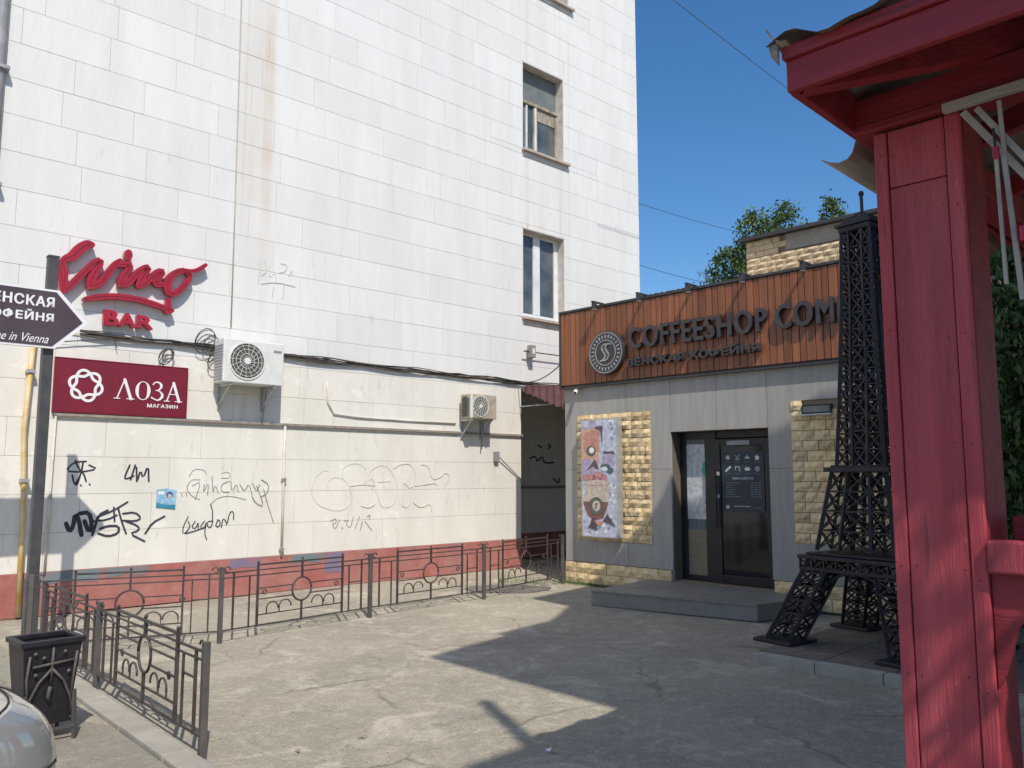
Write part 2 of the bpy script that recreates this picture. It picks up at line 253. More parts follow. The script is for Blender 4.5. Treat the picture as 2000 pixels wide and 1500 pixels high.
# ------------------------------------------------------------------ mesh helpers
class MB:
    def __init__(s): s.v = []; s.f = []
    def box(s, x0, x1, y0, y1, z0, z1):
        b = len(s.v)
        s.v += [(x, y, z) for z in (z0, z1) for y in (y0, y1) for x in (x0, x1)]
        s.f += [tuple(b + i for i in q) for q in ((0, 2, 3, 1), (4, 5, 7, 6), (0, 1, 5, 4), (2, 6, 7, 3), (0, 4, 6, 2), (1, 3, 7, 5))]
        return s
    def prism(s, poly, y0, y1):                # polygon in (x, z), extruded along y (y0 = front)
        a = sum(poly[i][0] * poly[(i + 1) % len(poly)][1] - poly[(i + 1) % len(poly)][0] * poly[i][1] for i in range(len(poly)))
        if a < 0: poly = poly[::-1]
        n = len(poly); b = len(s.v)
        s.v += [(p[0], y0, p[1]) for p in poly] + [(p[0], y1, p[1]) for p in poly]
        s.f.append(tuple(b + i for i in range(n))); s.f.append(tuple(b + n + i for i in reversed(range(n))))
        for i in range(n):
            j = (i + 1) % n; s.f.append((b + i, b + n + i, b + n + j, b + j))
        return s
    def slab(s, poly, z0, z1):                 # polygon in (x, y)
        n = len(poly); b = len(s.v)
        a = sum(poly[i][0] * poly[(i + 1) % n][1] - poly[(i + 1) % n][0] * poly[i][1] for i in range(n))
        if a < 0: poly = poly[::-1]
        s.v += [(p[0], p[1], z0) for p in poly] + [(p[0], p[1], z1) for p in poly]
        s.f.append(tuple(b + i for i in reversed(range(n)))); s.f.append(tuple(b + n + i for i in range(n)))
        for i in range(n):
            j = (i + 1) % n; s.f.append((b + i, b + j, b + n + j, b + n + i))
        return s
    def tube(s, pts, r, k=6, r2=None, cap=True):
        pts = [Vector(p) for p in pts]; n = len(pts); b = len(s.v)
        up = None
        for i, p in enumerate(pts):
            d = (pts[min(i + 1, n - 1)] - pts[max(i - 1, 0)])
            d = d.normalized() if d.length > 1e-9 else Vector((0, 0, 1))
            if up is None: up = d.orthogonal().normalized()
            u = (up - d * up.dot(d)); u = u.normalized() if u.length > 1e-6 else d.orthogonal().normalized(); up = u
            v = d.cross(u); rr = r if r2 is None else r + (r2 - r) * i / max(1, n - 1)
            for q in range(k):
                a = 2 * pi * (q + 0.5) / k; s.v.append(tuple(p + u * (rr * cos(a)) + v * (rr * sin(a))))
        for i in range(n - 1):
            for q in range(k):
                a_, b_ = b + i * k + q, b + i * k + (q + 1) % k
                s.f.append((a_, b_, b_ + k, a_ + k))
        if cap:
            s.f.append(tuple(b + q for q in reversed(range(k)))); s.f.append(tuple(b + (n - 1) * k + q for q in range(k)))
        return s
    def bar(s, p0, p1, wd, hd=None):           # square bar between two points
        hd = hd or wd; p0 = Vector(p0); p1 = Vector(p1); d = (p1 - p0).normalized()
        u = d.cross(Vector((0, 0, 1))); u = u.normalized() if u.length > 1e-4 else Vector((1, 0, 0))
        v = u.cross(d).normalized(); b = len(s.v)
        for p in (p0, p1):
            for q in ((-1, -1), (1, -1), (1, 1), (-1, 1)): s.v.append(tuple(p + u * (q[0] * wd / 2) + v * (q[1] * hd / 2)))
        for i in range(4):
            j = (i + 1) % 4; s.f.append((b + i, b + j, b + 4 + j, b + 4 + i))
        s.f.append((b + 3, b + 2, b + 1, b)); s.f.append((b + 4, b + 5, b + 6, b + 7)); return s
    def grid(s, fn, nu, nv):
        b = len(s.v)
        for j in range(nv + 1):
            for i in range(nu + 1): s.v.append(tuple(fn(i / nu, j / nv)))
        for j in range(nv):
            for i in range(nu):
                a = b + j * (nu + 1) + i; s.f.append((a, a + 1, a + nu + 2, a + nu + 1))
        return s
    def lathe(s, prof, c=(0, 0), k=20, axis='z'):
        b = len(s.v)
        for r, h in prof:
            for q in range(k):
                a = 2 * pi * q / k
                s.v.append((c[0] + r * cos(a), c[1] + r * sin(a), h) if axis == 'z' else (c[0] + r * cos(a), h, c[1] + r * sin(a)))
        for i in range(len(prof) - 1):
            for q in range(k):
                a_, b_ = b + i * k + q, b + i * k + (q + 1) % k; s.f.append((a_, b_, b_ + k, a_ + k))
        s.f.append(tuple(b + q for q in reversed(range(k)))); s.f.append(tuple(b + (len(prof) - 1) * k + q for q in range(k)))
        return s
    def stroke(s, pts, wd, y0, y1, k=8):       # a brush or letter stroke: ribbon in (x, z) with round ends; pts may carry own width
        P = [(p[0], p[1], (p[2] if len(p) > 2 else wd) / 2) for p in pts]
        if len(P) > 2:                          # smooth once
            Q = [P[0]]
            for i in range(len(P) - 1):
                a, c = P[i], P[i + 1]
                Q.append(tuple(a[j] * .75 + c[j] * .25 for j in range(3))); Q.append(tuple(a[j] * .25 + c[j] * .75 for j in range(3)))
            Q.append(P[-1]); P = Q
        L_, R_ = [], []
        n = len(P)
        for i, (x, z, h) in enumerate(P):
            dx = P[min(i + 1, n - 1)][0] - P[max(i - 1, 0)][0]; dz = P[min(i + 1, n - 1)][1] - P[max(i - 1, 0)][1]
            l = hypot(dx, dz) or 1; nx, nz = -dz / l, dx / l
            L_.append((x + nx * h, z + nz * h)); R_.append((x - nx * h, z - nz * h))
        b = len(s.v); st = 4
        for i in range(n):
            s.v += [(L_[i][0], y0, L_[i][1]), (R_[i][0], y0, R_[i][1]), (R_[i][0], y1, R_[i][1]), (L_[i][0], y1, L_[i][1])]
        for i in range(n - 1):
            for q in range(4):
                a_, c_ = b + i * st + q, b + i * st + (q + 1) % 4; s.f.append((a_, a_ + st, c_ + st, c_))
        for e in (0, n - 1):                    # round caps
            x, z, h = P[e]
            ang = atan2(L_[e][1] - z, L_[e][0] - x); sg = 1 if e == 0 else -1
            poly = [(x + h * cos(ang + sg * pi * t / 5), z + h * sin(ang + sg * pi * t / 5)) for t in range(6)]
            if h > 0.004: s.prism(poly, y0 + 0.0004, y1)
        return s
    def mesh(s, name, m):
        me = bpy.data.meshes.new(name); me.from_pydata(s.v, [], s.f); me.update(); me.validate()
        if m: me.materials.append(M[m] if isinstance(m, str) else m)
        return me
    def build(s, name, m, parent=None, smooth=False, bevel=0, **kw):
        o = bpy.data.objects.new(name, s.mesh(name, m)); COL.objects.link(o)
        if parent: o.parent = parent
        if smooth:
            for p in o.data.polygons: p.use_smooth = True
        if bevel:
            md = o.modifiers.new('bevel', 'BEVEL'); md.width = bevel; md.segments = 2; md.limit_method = 'ANGLE'
        for k_, v_ in kw.items(): o[k_] = v_
        return o
def thing(name, label, cat, loc, rz=0.0, group=None):
    o = bpy.data.objects.new(name, None); COL.objects.link(o); o.location = loc; o.rotation_euler = (0, 0, rz)
    o.empty_display_size = 0.2
    o['label'] = label; o['category'] = cat
    if group: o['group'] = group
    return o
def tag(o, label, cat, group=None):
    o['label'] = label; o['category'] = cat
    if group: o['group'] = group
    return o
def struct(o): o['kind'] = 'structure'; return o
def dup(root, loc, rz, label=None):
    r = root.copy(); COL.objects.link(r); r.location = loc; r.rotation_euler = (0, 0, rz)
    if label: r['label'] = label
    for ch in list(root.children):
        c = ch.copy(); COL.objects.link(c); c.parent = r
        for g in ch.children:
            d = g.copy(); COL.objects.link(d); d.parent = c
    return r
def place(o, frame, x, y, z): o.location = frame.w(x, y, z); o.rotation_euler = (0, 0, frame.rz); return o
def text(name, s, m, parent, x0, x1, z0, z1, yf, depth, bold=0.0, shear=0.0, space=1.0, tilt=None):
    """lettering fitted to a box on a facade; front face at local y = yf, body goes back by depth"""
    c = bpy.data.curves.new(name, 'FONT'); c.body = s; c.shear = shear; c.space_character = space; c.resolution_u = 3
    c.extrude = 0.5
    o = bpy.data.objects.new(name, c); COL.objects.link(o)
    me = bpy.data.meshes.new_from_object(o.evaluated_get(bpy.context.evaluated_depsgraph_get()))
    bpy.data.objects.remove(o); bpy.data.curves.remove(c)
    xs = [v.co.x for v in me.vertices]; ys = [v.co.y for v in me.vertices]
    ax, bx, ay, by = min(xs), max(xs), min(ys), max(ys)
    for v in me.vertices:
        u = (v.co.x - ax) / (bx - ax); t = (v.co.y - ay) / (by - ay); d = 0.5 - v.co.z
        v.co = (x0 + u * (x1 - x0), yf + d * depth, z0 + t * (z1 - z0))
    if bold:                                # heavier strokes: slightly shifted repeats of the same outline
        vs = [tuple(v.co) for v in me.vertices]; fs = [tuple(p.vertices) for p in me.polygons]; V_, F_ = [], []
        for k, (dx, dz) in enumerate(((0, 0), (-bold, 0), (bold, 0), (0, -bold * .8), (0, bold * .8), (bold * .7, bold * .6), (-bold * .7, bold * .6), (bold * .7, -bold * .6), (-bold * .7, -bold * .6))):
            b = len(V_); V_ += [(p[0] + dx, p[1] + .00035 * k, p[2] + dz) for p in vs]; F_ += [tuple(b + i for i in f) for f in fs]
        me = bpy.data.meshes.new(name); me.from_pydata(V_, [], F_)
    me.materials.clear(); me.materials.append(M[m])
    o = bpy.data.objects.new(name, me); COL.objects.link(o); o.parent = parent
    return o
def circle(x, z, r, n=24, ry=None): ry = ry or r; return [(x + r * cos(2 * pi * i / n), z + ry * sin(2 * pi * i / n)) for i in range(n)]
def ringmesh(mb, x, z, r0, r1, y0, y1, n=28):
    b = len(mb.v)
    for i in range(n):
        a = 2 * pi * i / n
        for r, y in ((r0, y0), (r1, y0), (r1, y1), (r0, y1)): mb.v.append((x + r * cos(a), y, z + r * sin(a)))
    for i in range(n):
        j = (i + 1) % n
        for q in range(4):
            mb.f.append((b + i * 4 + q, b + i * 4 + (q + 1) % 4, b + j * 4 + (q + 1) % 4, b + j * 4 + q))
    return mb

# ================================================================== ground
g_ = MB().box(-150, 150, -150, 150, -0.5, -0.035); struct(g_.build('ground', 'asphalt2'))
# court asphalt: a fine sheet with gentle unevenness
def court(u, v):
    x, y = -9 + 17 * u, 1.2 + 16.5 * v
    return (x, y, -0.004 + 0.010 * noise.noise(Vector((x * .5, y * .5, 0))) * min(1, (abs(y)) / 4) - 0.004)
struct(MB().grid(court, 60, 60).build('courtyard', 'asphalt', smooth=True))
pt = []
c0 = ground((990, 1150))
for i in range(22):
    a = 2 * pi * i / 22; r = 1 + 0.3 * noise.noise(Vector((cos(a) * 2, sin(a) * 2, 3)))
    pt.append((c0.x + 0.62 * r * cos(a), c0.y + 0.42 * r * sin(a)))
struct(MB().slab(pt, -0.01, 0.010).build('tarmac_repair', 'patch'))

# ================================================================== the tall white building
WL, WRT, TOP = -0.33, 11.85, 14.4
bld = thing('white_building', 'tall white block-faced building with red plinth, two windows and graffiti', 'building', WALL.o, WALL.rz)
REC0, REC1, RECZ, RECD = 8.25, 10.6, 3.28, 1.1
wins = [(8.30, 9.45, 7.98, 9.77), (8.30, 9.45, 4.66, 6.40), (8.30, 9.62, 11.40, 13.2)]
# backing wall in pieces around openings (joints show as this recessed surface)
def cutrects(x0, x1, z0, z1, holes):
    xs = sorted({x0, x1, *[min(max(h[i], x0), x1) for h in holes for i in (0, 1)]}); zs = sorted({z0, z1, *[min(max(h[i], z0), z1) for h in holes for i in (2, 3)]})
    out = []
    for a, b in zip(xs, xs[1:]):
        for c, d in zip(zs, zs[1:]):
            if b - a < 1e-4 or d - c < 1e-4: continue
            mx, mz = (a + b) / 2, (c + d) / 2
            if any(h[0] < mx < h[1] and h[2] < mz < h[3] for h in holes): continue
            out.append((a, b, c, d))
    return out
rec = (REC0, REC1, -1, RECZ)
mb = MB()
BK = 0.010
for a, b, c, d in cutrects(WL, WRT, 0.0, TOP, wins + [rec]): mb.box(a, b, BK, 0.42, c, d)
mb.box(WL, WRT, 3.0, 14, 0, TOP)                       # rear mass
mb.box(WL, WL + 0.3, 0.42, 3.0, 0, TOP); mb.box(WRT - 0.3, WRT, 0.42, 3.0, 0, TOP); mb.box(WL, WRT, 0.42, 3.0, TOP - .3, TOP - 0.002)
mb.box(REC0 - 0.3, REC0, 0.42, RECD, 0, RECZ); mb.box(REC0 - 0.3, REC1 + .3, RECD, RECD + 0.3, 0, RECZ + .3)
mb.box(REC1, REC1 + .3, 0.42, RECD, 0, RECZ); mb.box(REC0 - .3, REC1 + .3, 0.42, RECD, RECZ, RECZ + .3)
mb.build('wall', 'joint', bld)
# wall left of the drainpipe, round the corner
mb = MB(); mb.box(-9, WL, 0.35, 0.8, 0, TOP); mb.build('side_wall', 'white_upper', bld)
CH = 0.46
JO = 0.0036
nblk = 0
zc = 0.51; row = 0
while zc < TOP - 0.1:
    z1 = min(zc + CH, TOP)
    x = WL - random.uniform(0, 0.9)
    while x < WRT:
        wd = random.choice((0.86, 1.02, 1.1, 1.22)); xa, xb = max(x, WL), min(x + wd, WRT); x += wd
        if xb - xa < 0.05: continue
        for a, b, c, d in cutrects(xa, xb, zc, z1, [h for h in wins + [rec] if h[0] < xb and h[1] > xa and h[2] < z1 and h[3] > zc]):
            if b - a < 0.03 or d - c < 0.03: continue
            # only blocks that the photograph could show stand proud one by one
            vis = inframe([WALL.w(p, 0, q) for p in (a, b) for q in (c, d)])
            y = random.uniform(-0.0012, 0.0012)
            jx = JO / 2; jz = JO / 2
            if not vis: continue
            MB().box(a + jx, b - jx, y, BK + 0.01, c + jz, d - jz).build('block', 'white_lower' if (c + d) / 2 < 3.42 else 'white_upper', bld, bevel=0.003); nblk += 1
    zc += CH; row += 1
print('blocks', nblk)
mb = MB().box(WL, WRT, -0.002, BK + 0.01, 0, 0); mb = MB()
for a, b, c, d in cutrects(WL, REC0, 0, 0.508, []): mb.box(a, b, -0.012, BK + .02, c, d)
mb.box(REC0, REC1, RECD - 0.02, RECD + .1, 0, 0.5)
mb.build('plinth', 'plinth', bld, bevel=0.006)
for x0, x1, zl, m_ in ((.35, 1.05, .36, 'turquoise'), (1.12, 1.62, .39, 'turquoise'), (2.72, 3.16, .37, 'bluepaint'), (3.66, 4.15, .38, 'turquoise'), (4.2, 4.5, .2, 'bluepaint')):
    poly = [(x0, .503), (x0 - .01, zl), (x0 + (x1 - x0) * .4, zl + .02), (x1 - .03, zl - .01), (x1, zl + .05), (x1 + .03, .503)]
    MB().prism(poly, -0.016, -0.011).build('paint_patch', m_, bld)
# recess back: blocks in shade, dark ledge
for k in range(7):
    zc = 0.5 + k * .4
    for a, b in ((REC0, REC0 + .9), (REC0 + .9, REC0 + 1.9), (REC0 + 1.9, REC1)):
        MB().box(a + JO / 2, b - JO / 2, RECD - .012, RECD + .1, zc + JO / 2, min(zc + .4, RECZ) - JO / 2).build('block', 'white_lower', bld)
MB().box(REC0, REC1, RECD - .05, RECD - .013, 1.40, 1.45).build('ledge', 'mould', bld)
# moulding
mo = MB().box(0.42, REC0 + .02, -0.045, -0.002, 2.385, 2.42); mo.build('moulding', 'mould', bld)
MB().box(WL, REC0, -0.012, -0.002, 3.40, 3.43).build('moulding', 'whitepipe', bld)
# windows
def window(x0, x1, z0, z1, kind):
    D = 0.24
    # reveal lining
    lin = MB(); lin.box(x0 - .0, x0 + .012, 0.004, D, z0, z1); lin.box(x1 - .012, x1, 0.004, D, z0, z1); lin.box(x0 + .012, x1 - .012, 0.004, D, z1 - .012, z1)
    f = MB().box(x0 - .03, x1 + .12, -0.09, 0.05, z0 - .05, z0 + .0)
    fr = None
    if kind == 'pvc':
        f_ = MB()
        f_.box(x0 + .012, x0 + .07, D - .06, D, z0, z1 - .012); f_.box(x1 - .12, x1 - .012, D - .06, D, z0, z1 - .012)
        f_.box(x0 + .07, x1 - .12, D - .06, D, z0, z0 + .12); f_.box(x0 + .07, x1 - .12, D - .06, D, z1 - .07, z1 - .012)
        xm = x0 + (x1 - x0) * .47; f_.box(xm - .09, xm + .09, D - .065, D, z0 + .12, z1 - .07)
        fr = f_.build('window_frame', 'pvc', bld, bevel=0.006)
        for a, b in ((x0 + .07, xm - .09), (xm + .09, x1 - .12)):
            MB().box(a, b, D - .03, D - .02, z0 + .12, z1 - .07).build('pane', 'glass', fr)
        for a, b in ((x0 + .07, xm - .3), (xm + .32, x1 - .07)):
            pass
    else:
        f_ = MB(); xm = x0 + (x1 - x0) * .45; zt = z0 + (z1 - z0) * .60
        f_.box(x0 + .012, x0 + .06, D - .06, D, z0, zt - .02); f_.box(x1 - .06, x1 - .012, D - .06, D, z0, zt - .02)
        f_.box(x0 + .06, x1 - .06, D - .06, D, z0, z0 + .06); f_.box(xm - .05, xm + .06, D - .06, D, z0 + .06, zt - .02)
        f_.box(x0 + .012, x1 - .012, D - .085, D, zt - .02, zt + .04)
        fr = f_.build('window_frame', 'oldwood', bld, bevel=0.004)
        MB().box(x0 + .06, xm - .05, D - .03, D - .02, z0 + .06, zt - .02).build('pane', 'glass', fr)
        MB().box(xm + .06, x1 - .06, D - .03, D - .02, z0 + .06, zt - .28).build('pane', 'glass', fr)
        MB().box(xm + .06, x1 - .06, D - .045, D - .01, zt - .28, zt - .02).build('board', 'oldwood', fr)
        MB().box(x0 + .012, x1 - .012, D - .03, D - .01, zt + .04, z1 - .012).build('transom_panel', 'graypanel', fr)
        MB().box(xm - .02, xm + .02, D - .075, D - .06, z0 + .06, zt - .03).build('mullion', 'pvc', fr)
        MB().box(xm - .26, xm - .22, D - .065, D - .03, z0 + .06, zt - .03).build('mullion', 'pvc', fr)
    MB().box(x0, x1, D + .02, D + .05, z0, z1).build('curtain', 'curtain', bld)
    lin.build('reveal', 'whitepipe', bld)
    f.build('window_sill', 'sill', bld, bevel=0.004)
    MB().box(x0 + .0, x1 + .04, -0.02, .05, z0 - .14, z0 - .052).build('window_sill', 'whitepipe', bld)
window(*wins[0], 'wood'); window(*wins[1], 'pvc'); window(*wins[2], 'wood')
# graffiti ribbons on the lower wall
GY = [-0.0052]
def graffiti(label, strokes, wd, m_, step=0.00045):
    mb = MB(); y = -0.0045
    for st in strokes:
        w_ = wd
        if isinstance(st[0], (int, float)): w_ = st[0]; st = st[1:]
        pts = [WALL.px(p) for p in st]
        mb.stroke(pts, w_, y, 0.0); y -= step
    o = mb.build('graffiti_tag', m_, bld); o['label'] = label; return o
def z2(pts, ox, oy, k=3.3333): return [(ox + p[0] / k, oy + p[1] / k) for p in pts]
A = lambda *p: z2(p, 0, 850)
graffiti('small black arrow-like tag above the sign shadow', [A((560, 170), (480, 175), (425, 235), (530, 240), (635, 220), (580, 195)), A((490, 165), (510, 215), (545, 250), (560, 300)),
    A((540, 180), (525, 260), (490, 320)), A((470, 260), (480, 310), (500, 330), (520, 265)), A((525, 325), (526, 328)), A((582, 318), (583, 322))], .020, 'ink')
graffiti('short black letters tag', [A((845, 195), (815, 260), (812, 290), (870, 265)), A((880, 195), (850, 290)), A((895, 290), (915, 225), (930, 285), (965, 190), (968, 300)), A((888, 210), (890, 300))], .022, 'ink')
graffiti('bold dark tag crossing the sign shadow', [[.05] + A((430, 575), (450, 630), (475, 600), (490, 500), (515, 560), (530, 650)), [.05] + A((520, 510), (580, 500), (600, 580), (580, 640), (550, 560)),
    [.03] + A((700, 490), (640, 520), (620, 590), (600, 650)), [.022] + A((640, 530), (740, 490), (830, 435)), [.022] + A((610, 560), (700, 550), (760, 520)),
    [.028] + A((640, 640), (700, 660), (770, 640), (775, 590), (700, 590), (650, 610)), [.022] + A((770, 480), (790, 560), (820, 640)), [.022] + A((800, 510), (880, 500), (920, 540), (880, 560), (800, 555)),
    [.022] + A((820, 560), (900, 590), (905, 620), (840, 640), (940, 690)), [.022] + A((945, 640), (990, 570), (1070, 528)), [.02] + A((740, 470), (745, 560))], .03, 'ink')
graffiti('thin curly tag right of the flyer', [A((1300, 290), (1240, 290), (1210, 350), (1250, 400), (1300, 420)), A((1250, 330), (1310, 300), (1270, 420)), A((1330, 320), (1320, 380), (1360, 300), (1350, 390)), A((1380, 270), (1385, 380), (1400, 320), (1420, 375)),
    A((1490, 300), (1440, 320), (1440, 370), (1490, 370)), A((1500, 300), (1510, 370), (1540, 310), (1550, 370)), A((1560, 320), (1590, 370), (1620, 310), (1640, 390)), A((1640, 310), (1670, 370), (1690, 320)),
    A((1700, 290), (1750, 320), (1740, 380), (1700, 400)), A((1715, 350), (1740, 450), (1780, 570)), A((1180, 380), (1185, 400)), A((1210, 375), (1215, 395)), A((1670, 330), (1720, 470), (1660, 440), (1640, 400))], .010, 'inkgrey')
graffiti('faint curl above the curly tag', [A((1230, 270), (1260, 220), (1330, 225), (1345, 260)), A((1440, 250), (1490, 235), (1500, 280), (1440, 280)), A((1370, 450), (1420, 405), (1500, 395), (1600, 420))], .008, 'inkgrey')
graffiti('dark cursive tag below the curly one', [A((1225, 530), (1190, 600), (1190, 650), (1240, 600), (1225, 560)), A((1270, 560), (1245, 600), (1275, 610), (1290, 560), (1290, 610)), A((1330, 560), (1300, 600), (1330, 610), (1345, 555), (1330, 640), (1345, 680)),
    A((1370, 450), (1385, 500), (1380, 600), (1350, 600), (1350, 560), (1385, 560)), A((1420, 550), (1400, 590), (1425, 600), (1435, 560), (1415, 550)), A((1440, 600), (1450, 540), (1470, 560), (1475, 590), (1495, 500), (1520, 495), (1520, 550)), A((1205, 640), (1280, 620), (1330, 600))], .013, 'ink')
B = lambda *p: z2(p, 540, 700)
graffiti('big pale outlined bubble letters', [B((340, 730), (280, 740), (230, 820), (230, 900), (270, 960), (400, 1000), (480, 960), (490, 870), (450, 790), (370, 770), (330, 810), (335, 860)), B((430, 780), (430, 710), (500, 680), (570, 700), (590, 770), (560, 830), (610, 780), (640, 800), (620, 850)),
    B((600, 770), (620, 720), (690, 690), (740, 720), (790, 820), (780, 920), (740, 970), (680, 970), (660, 900), (640, 850)), B((690, 740), (700, 860)), B((660, 805), (740, 800)), B((760, 720), (810, 685), (880, 690), (910, 760), (880, 860), (820, 800), (825, 860), (815, 950)), B((815, 960), (850, 975), (870, 940)),
    B((940, 690), (990, 700), (1010, 790), (1060, 780), (1100, 740), (1130, 770), (1100, 820)), B((900, 830), (980, 820), (1040, 810), (1050, 850)), B((890, 940), (940, 975), (1000, 940), (1010, 1000)), B((480, 830), (560, 820), (640, 830)), B((550, 960), (600, 975), (640, 950))], .012, 'inkpale')
graffiti('small cursive scribble under the bubble letters', [B((350, 1060), (390, 1040), (385, 1080), (360, 1070), (380, 1120), (410, 1050)), B((440, 1060), (470, 1050), (450, 1080), (480, 1110), (500, 1030)), B((540, 1030), (510, 1110)), B((560, 1060), (545, 1120)), B((590, 1030), (610, 1015), (605, 1045)), B((575, 1060), (620, 1120)), B((425, 1100), (430, 1110))], .010, 'inkgrey')
C_ = lambda *p: z2(p, 0, 440)
graffiti('faint grey tag high on the wall right of the cable', [C_((1700, 240), (1680, 380)), C_((1720, 230), (1740, 300), (1700, 330)), C_((1760, 250), (1750, 350), (1790, 300), (1800, 380)), C_((1830, 250), (1870, 260), (1860, 300), (1820, 310)), C_((1880, 330), (1900, 290), (1905, 330)), C_((1700, 380), (1800, 370), (1920, 400)), C_((1780, 400), (1770, 470)), C_((1850, 390), (1840, 480))], .012, 'inkpale')
mbg = MB()
for st in ([(1035, 895), (1045, 890), (1048, 903), (1058, 890), (1062, 905), (1080, 903)], [(1050, 870), (1056, 874)], [(1070, 868), (1076, 872), (1070, 876)], [(1080, 935), (1090, 945), (1092, 935)]):
    mbg.stroke([WALL.px(p, RECD) for p in st], .035, RECD - .016, RECD - .011)
o = mbg.build('graffiti_tag', 'ink', bld); o['label'] = 'black tag on the shaded wall of the niche'
# flyer
x0, z1 = WALL.px((306, 952)); x1, z0 = WALL.px((337, 995))
fl = thing('flyer', 'small torn blue and white flyer with a head pasted on the white wall', 'flyer', WALL.w(x0, -0.004, z0), WALL.rz)
MB().prism([(0, .03), (.25, 0), (.26, .25), (.12, .28), (0, .26)], -0.004, 0).build('paper', 'flyblue', fl)
MB().prism([(0, .03), (.25, .0), (.25, .06), (.1, .07), (0, .1)], -0.0052, -.0042).build('print', 'flyteal', fl)
MB().prism(circle(.17, .19, .045), -0.0056, -.0042).build('print', 'flydark', fl)
MB().prism(circle(.172, .175, .030), -0.0062, -.0057).build('print', 'p_cream', fl)
MB().prism([(.02, .2), (.1, .2), (.1, .24), (.02, .24)], -0.0052, -.0042).build('print', 'white', fl)

# ------------------------------------------------------------------ pipes and cables on the wall
def pipe(name, label, cat, pts, r, m_, k=8, brackets=None, parent_frame=WALL):
    t = thing(name, label, cat, parent_frame.w(*pts[0]), parent_frame.rz)
    b0 = Vector(pts[0]); MB().tube([Vector(p) - b0 for p in pts], r, k).build(name.split('_')[-1] + '_run' if False else 'tube', m_, t, smooth=True)
    for q in brackets or []:
        q = Vector(q) - b0; MB().box(q.x - r * 1.5, q.x + r * 1.5, q.y - r * 1.5, q.y + r * 1.5 + 0.02, q.z - .02, q.z + .02).build('bracket', 'zinc' if m_ != 'grey' else 'grey', t)
    return t
pipe('drainpipe', 'dark grey drainpipe running down the left corner of the white building', 'drainpipe', [(-.415, -.02, 0.2), (-.415, -.02, 14.4)], .070, 'grey', 12, [(-.415, -.02, z) for z in (3.0, 5.1, 6.55, 8.8, 11)])
MB()
pipe('gas_pipe', 'yellowish gas pipe behind the arrow sign pole', 'pipe', [(.16, -.07, 0.02), (.15, -.07, 1.2), (.10, -.07, 2.2), (.14, -.07, 3.3)], .030, 'yellow', 8, [(.14, -.07, 1.6), (.13, -.07, 2.9)])
pipe('white_pipe', 'thin white conduit just right of the sign pole', 'pipe', [(.42, -.03, 0.5), (.44, -.03, 2.38)], .014, 'whitepipe', 6, [(.43, -.03, 1.4)])
pipe('wall_conduit', 'thin white conduit dropping from the moulding to the plinth', 'pipe', [(3.475, -.03, 0.5), (3.47, -.03, 2.38)], .020, 'whitepipe', 6, [(3.472, -.03, .6), (3.472, -.03, 1.6)])
pipe('thin_cable', 'long thin cable falling down the wall to the big air conditioner', 'cable', [(2.56, -.012, 14.3), (2.565, -.014, 8.6), (2.59, -.012, 5.5), (2.60, -.014, 3.75)], .010, 'cablelight', 5)
pipe('curved_conduit', 'faint curved pipe bending along the wall between both air conditioners', 'pipe', [WALL.px(p, -.02)[:1] + (-.02,) + WALL.px(p, -.02)[1:] for p in ((638, 745), (640, 785), (652, 808), (700, 815), (800, 822), (890, 827))], .012, 'whitepipe', 6)
t = thing('cable_bundle', 'bundle of sagging dark cables strung along the white wall', 'cable bundle', WALL.w(0.6, 0, 3.4), WALL.rz)
rnd = random.Random(3)
for i in range(7):
    ph = rnd.uniform(0, 6); pts = []
    for k in range(40):
        u = k / 39; x = 0.05 + 8.75 * u
        sag = -0.035 * abs(sin(pi * u * (5 + i % 3) + ph)) + (i % 4) * .016 + 0.02 * sin(3 * u + ph)
        pts.append((x, -.035 - .012 * (i % 3), 0.04 - .05 * u + sag))
    MB().tube(pts, .0075 + .003 * (i % 2), 5).build('cable', 'cable', t, smooth=True)
for j, (cx, cz, rr) in enumerate(((1.10, -.17, .12), (1.13, -.15, .10), (1.62, .10, .19), (1.70, .05, .15), (1.78, -.16, .15))):
    pts = [(cx + rr * .75 * cos(a / 20 * 2 * pi * 1.5), -.05 - .002 * a, cz + rr * sin(a / 20 * 2 * pi * 1.5 + .3) * (1 - .01 * a)) for a in range(21)]
    MB().tube(pts, .0065, 5).build('cable_loop', 'cable', t, smooth=True)
MB().tube([(-.35, -.05, -.14), (.1, -.05, -.06), (.5, -.05, .0)], .007, 5).build('cable', 'cable', t)
MB().tube([(.45, -.05, .0), (.49, -.05, -.12)], .006, 5).build('cable', 'cable', t)
# cable from the bundle to the shop and insulator arm
P1 = WALL.w(8.15, -.05, 3.38); P2 = SHOP.w(-.02, .3, 3.75)
pts = [P1.lerp(P2, k / 10) - Vector((0, 0, .18 * sin(pi * k / 10))) for k in range(11)]
tag(MB().tube(pts, .010, 5).build('loose_cable', 'cable', smooth=True), 'loose black cable drooping between white wall and coffee shop corner', 'cable')
t = thing('insulator_bracket', 'rusty wall bracket with box insulator under the white framed window', 'bracket', WALL.w(8.42, 0, 3.99), WALL.rz)
MB().box(-.06, .06, -.17, -.05, -.12, .12).build('insulator', 'mould', t, bevel=.01); MB().box(-.025, .025, -.178, -.171, -.05, .05).build('insulator_cap', 'white', t)
MB().tube([(-.2, -.11, -.01), (-.06, -.11, -.01)], .014, 6).build('rod', 'cable', t); MB().tube([(0.06, -.11, -.01), (1.3, -.11, .0)], .012, 6).build('rod', 'cable', t); MB().box(-.03, .03, -.05, 0, -.03, .03).build('wall_plate', 'mould', t)
x, z = WALL.px((967, 893)); t = thing('wall_hook', 'small grey hook box with slanting rod beside the niche corner', 'hook', WALL.w(x, 0, z), WALL.rz)
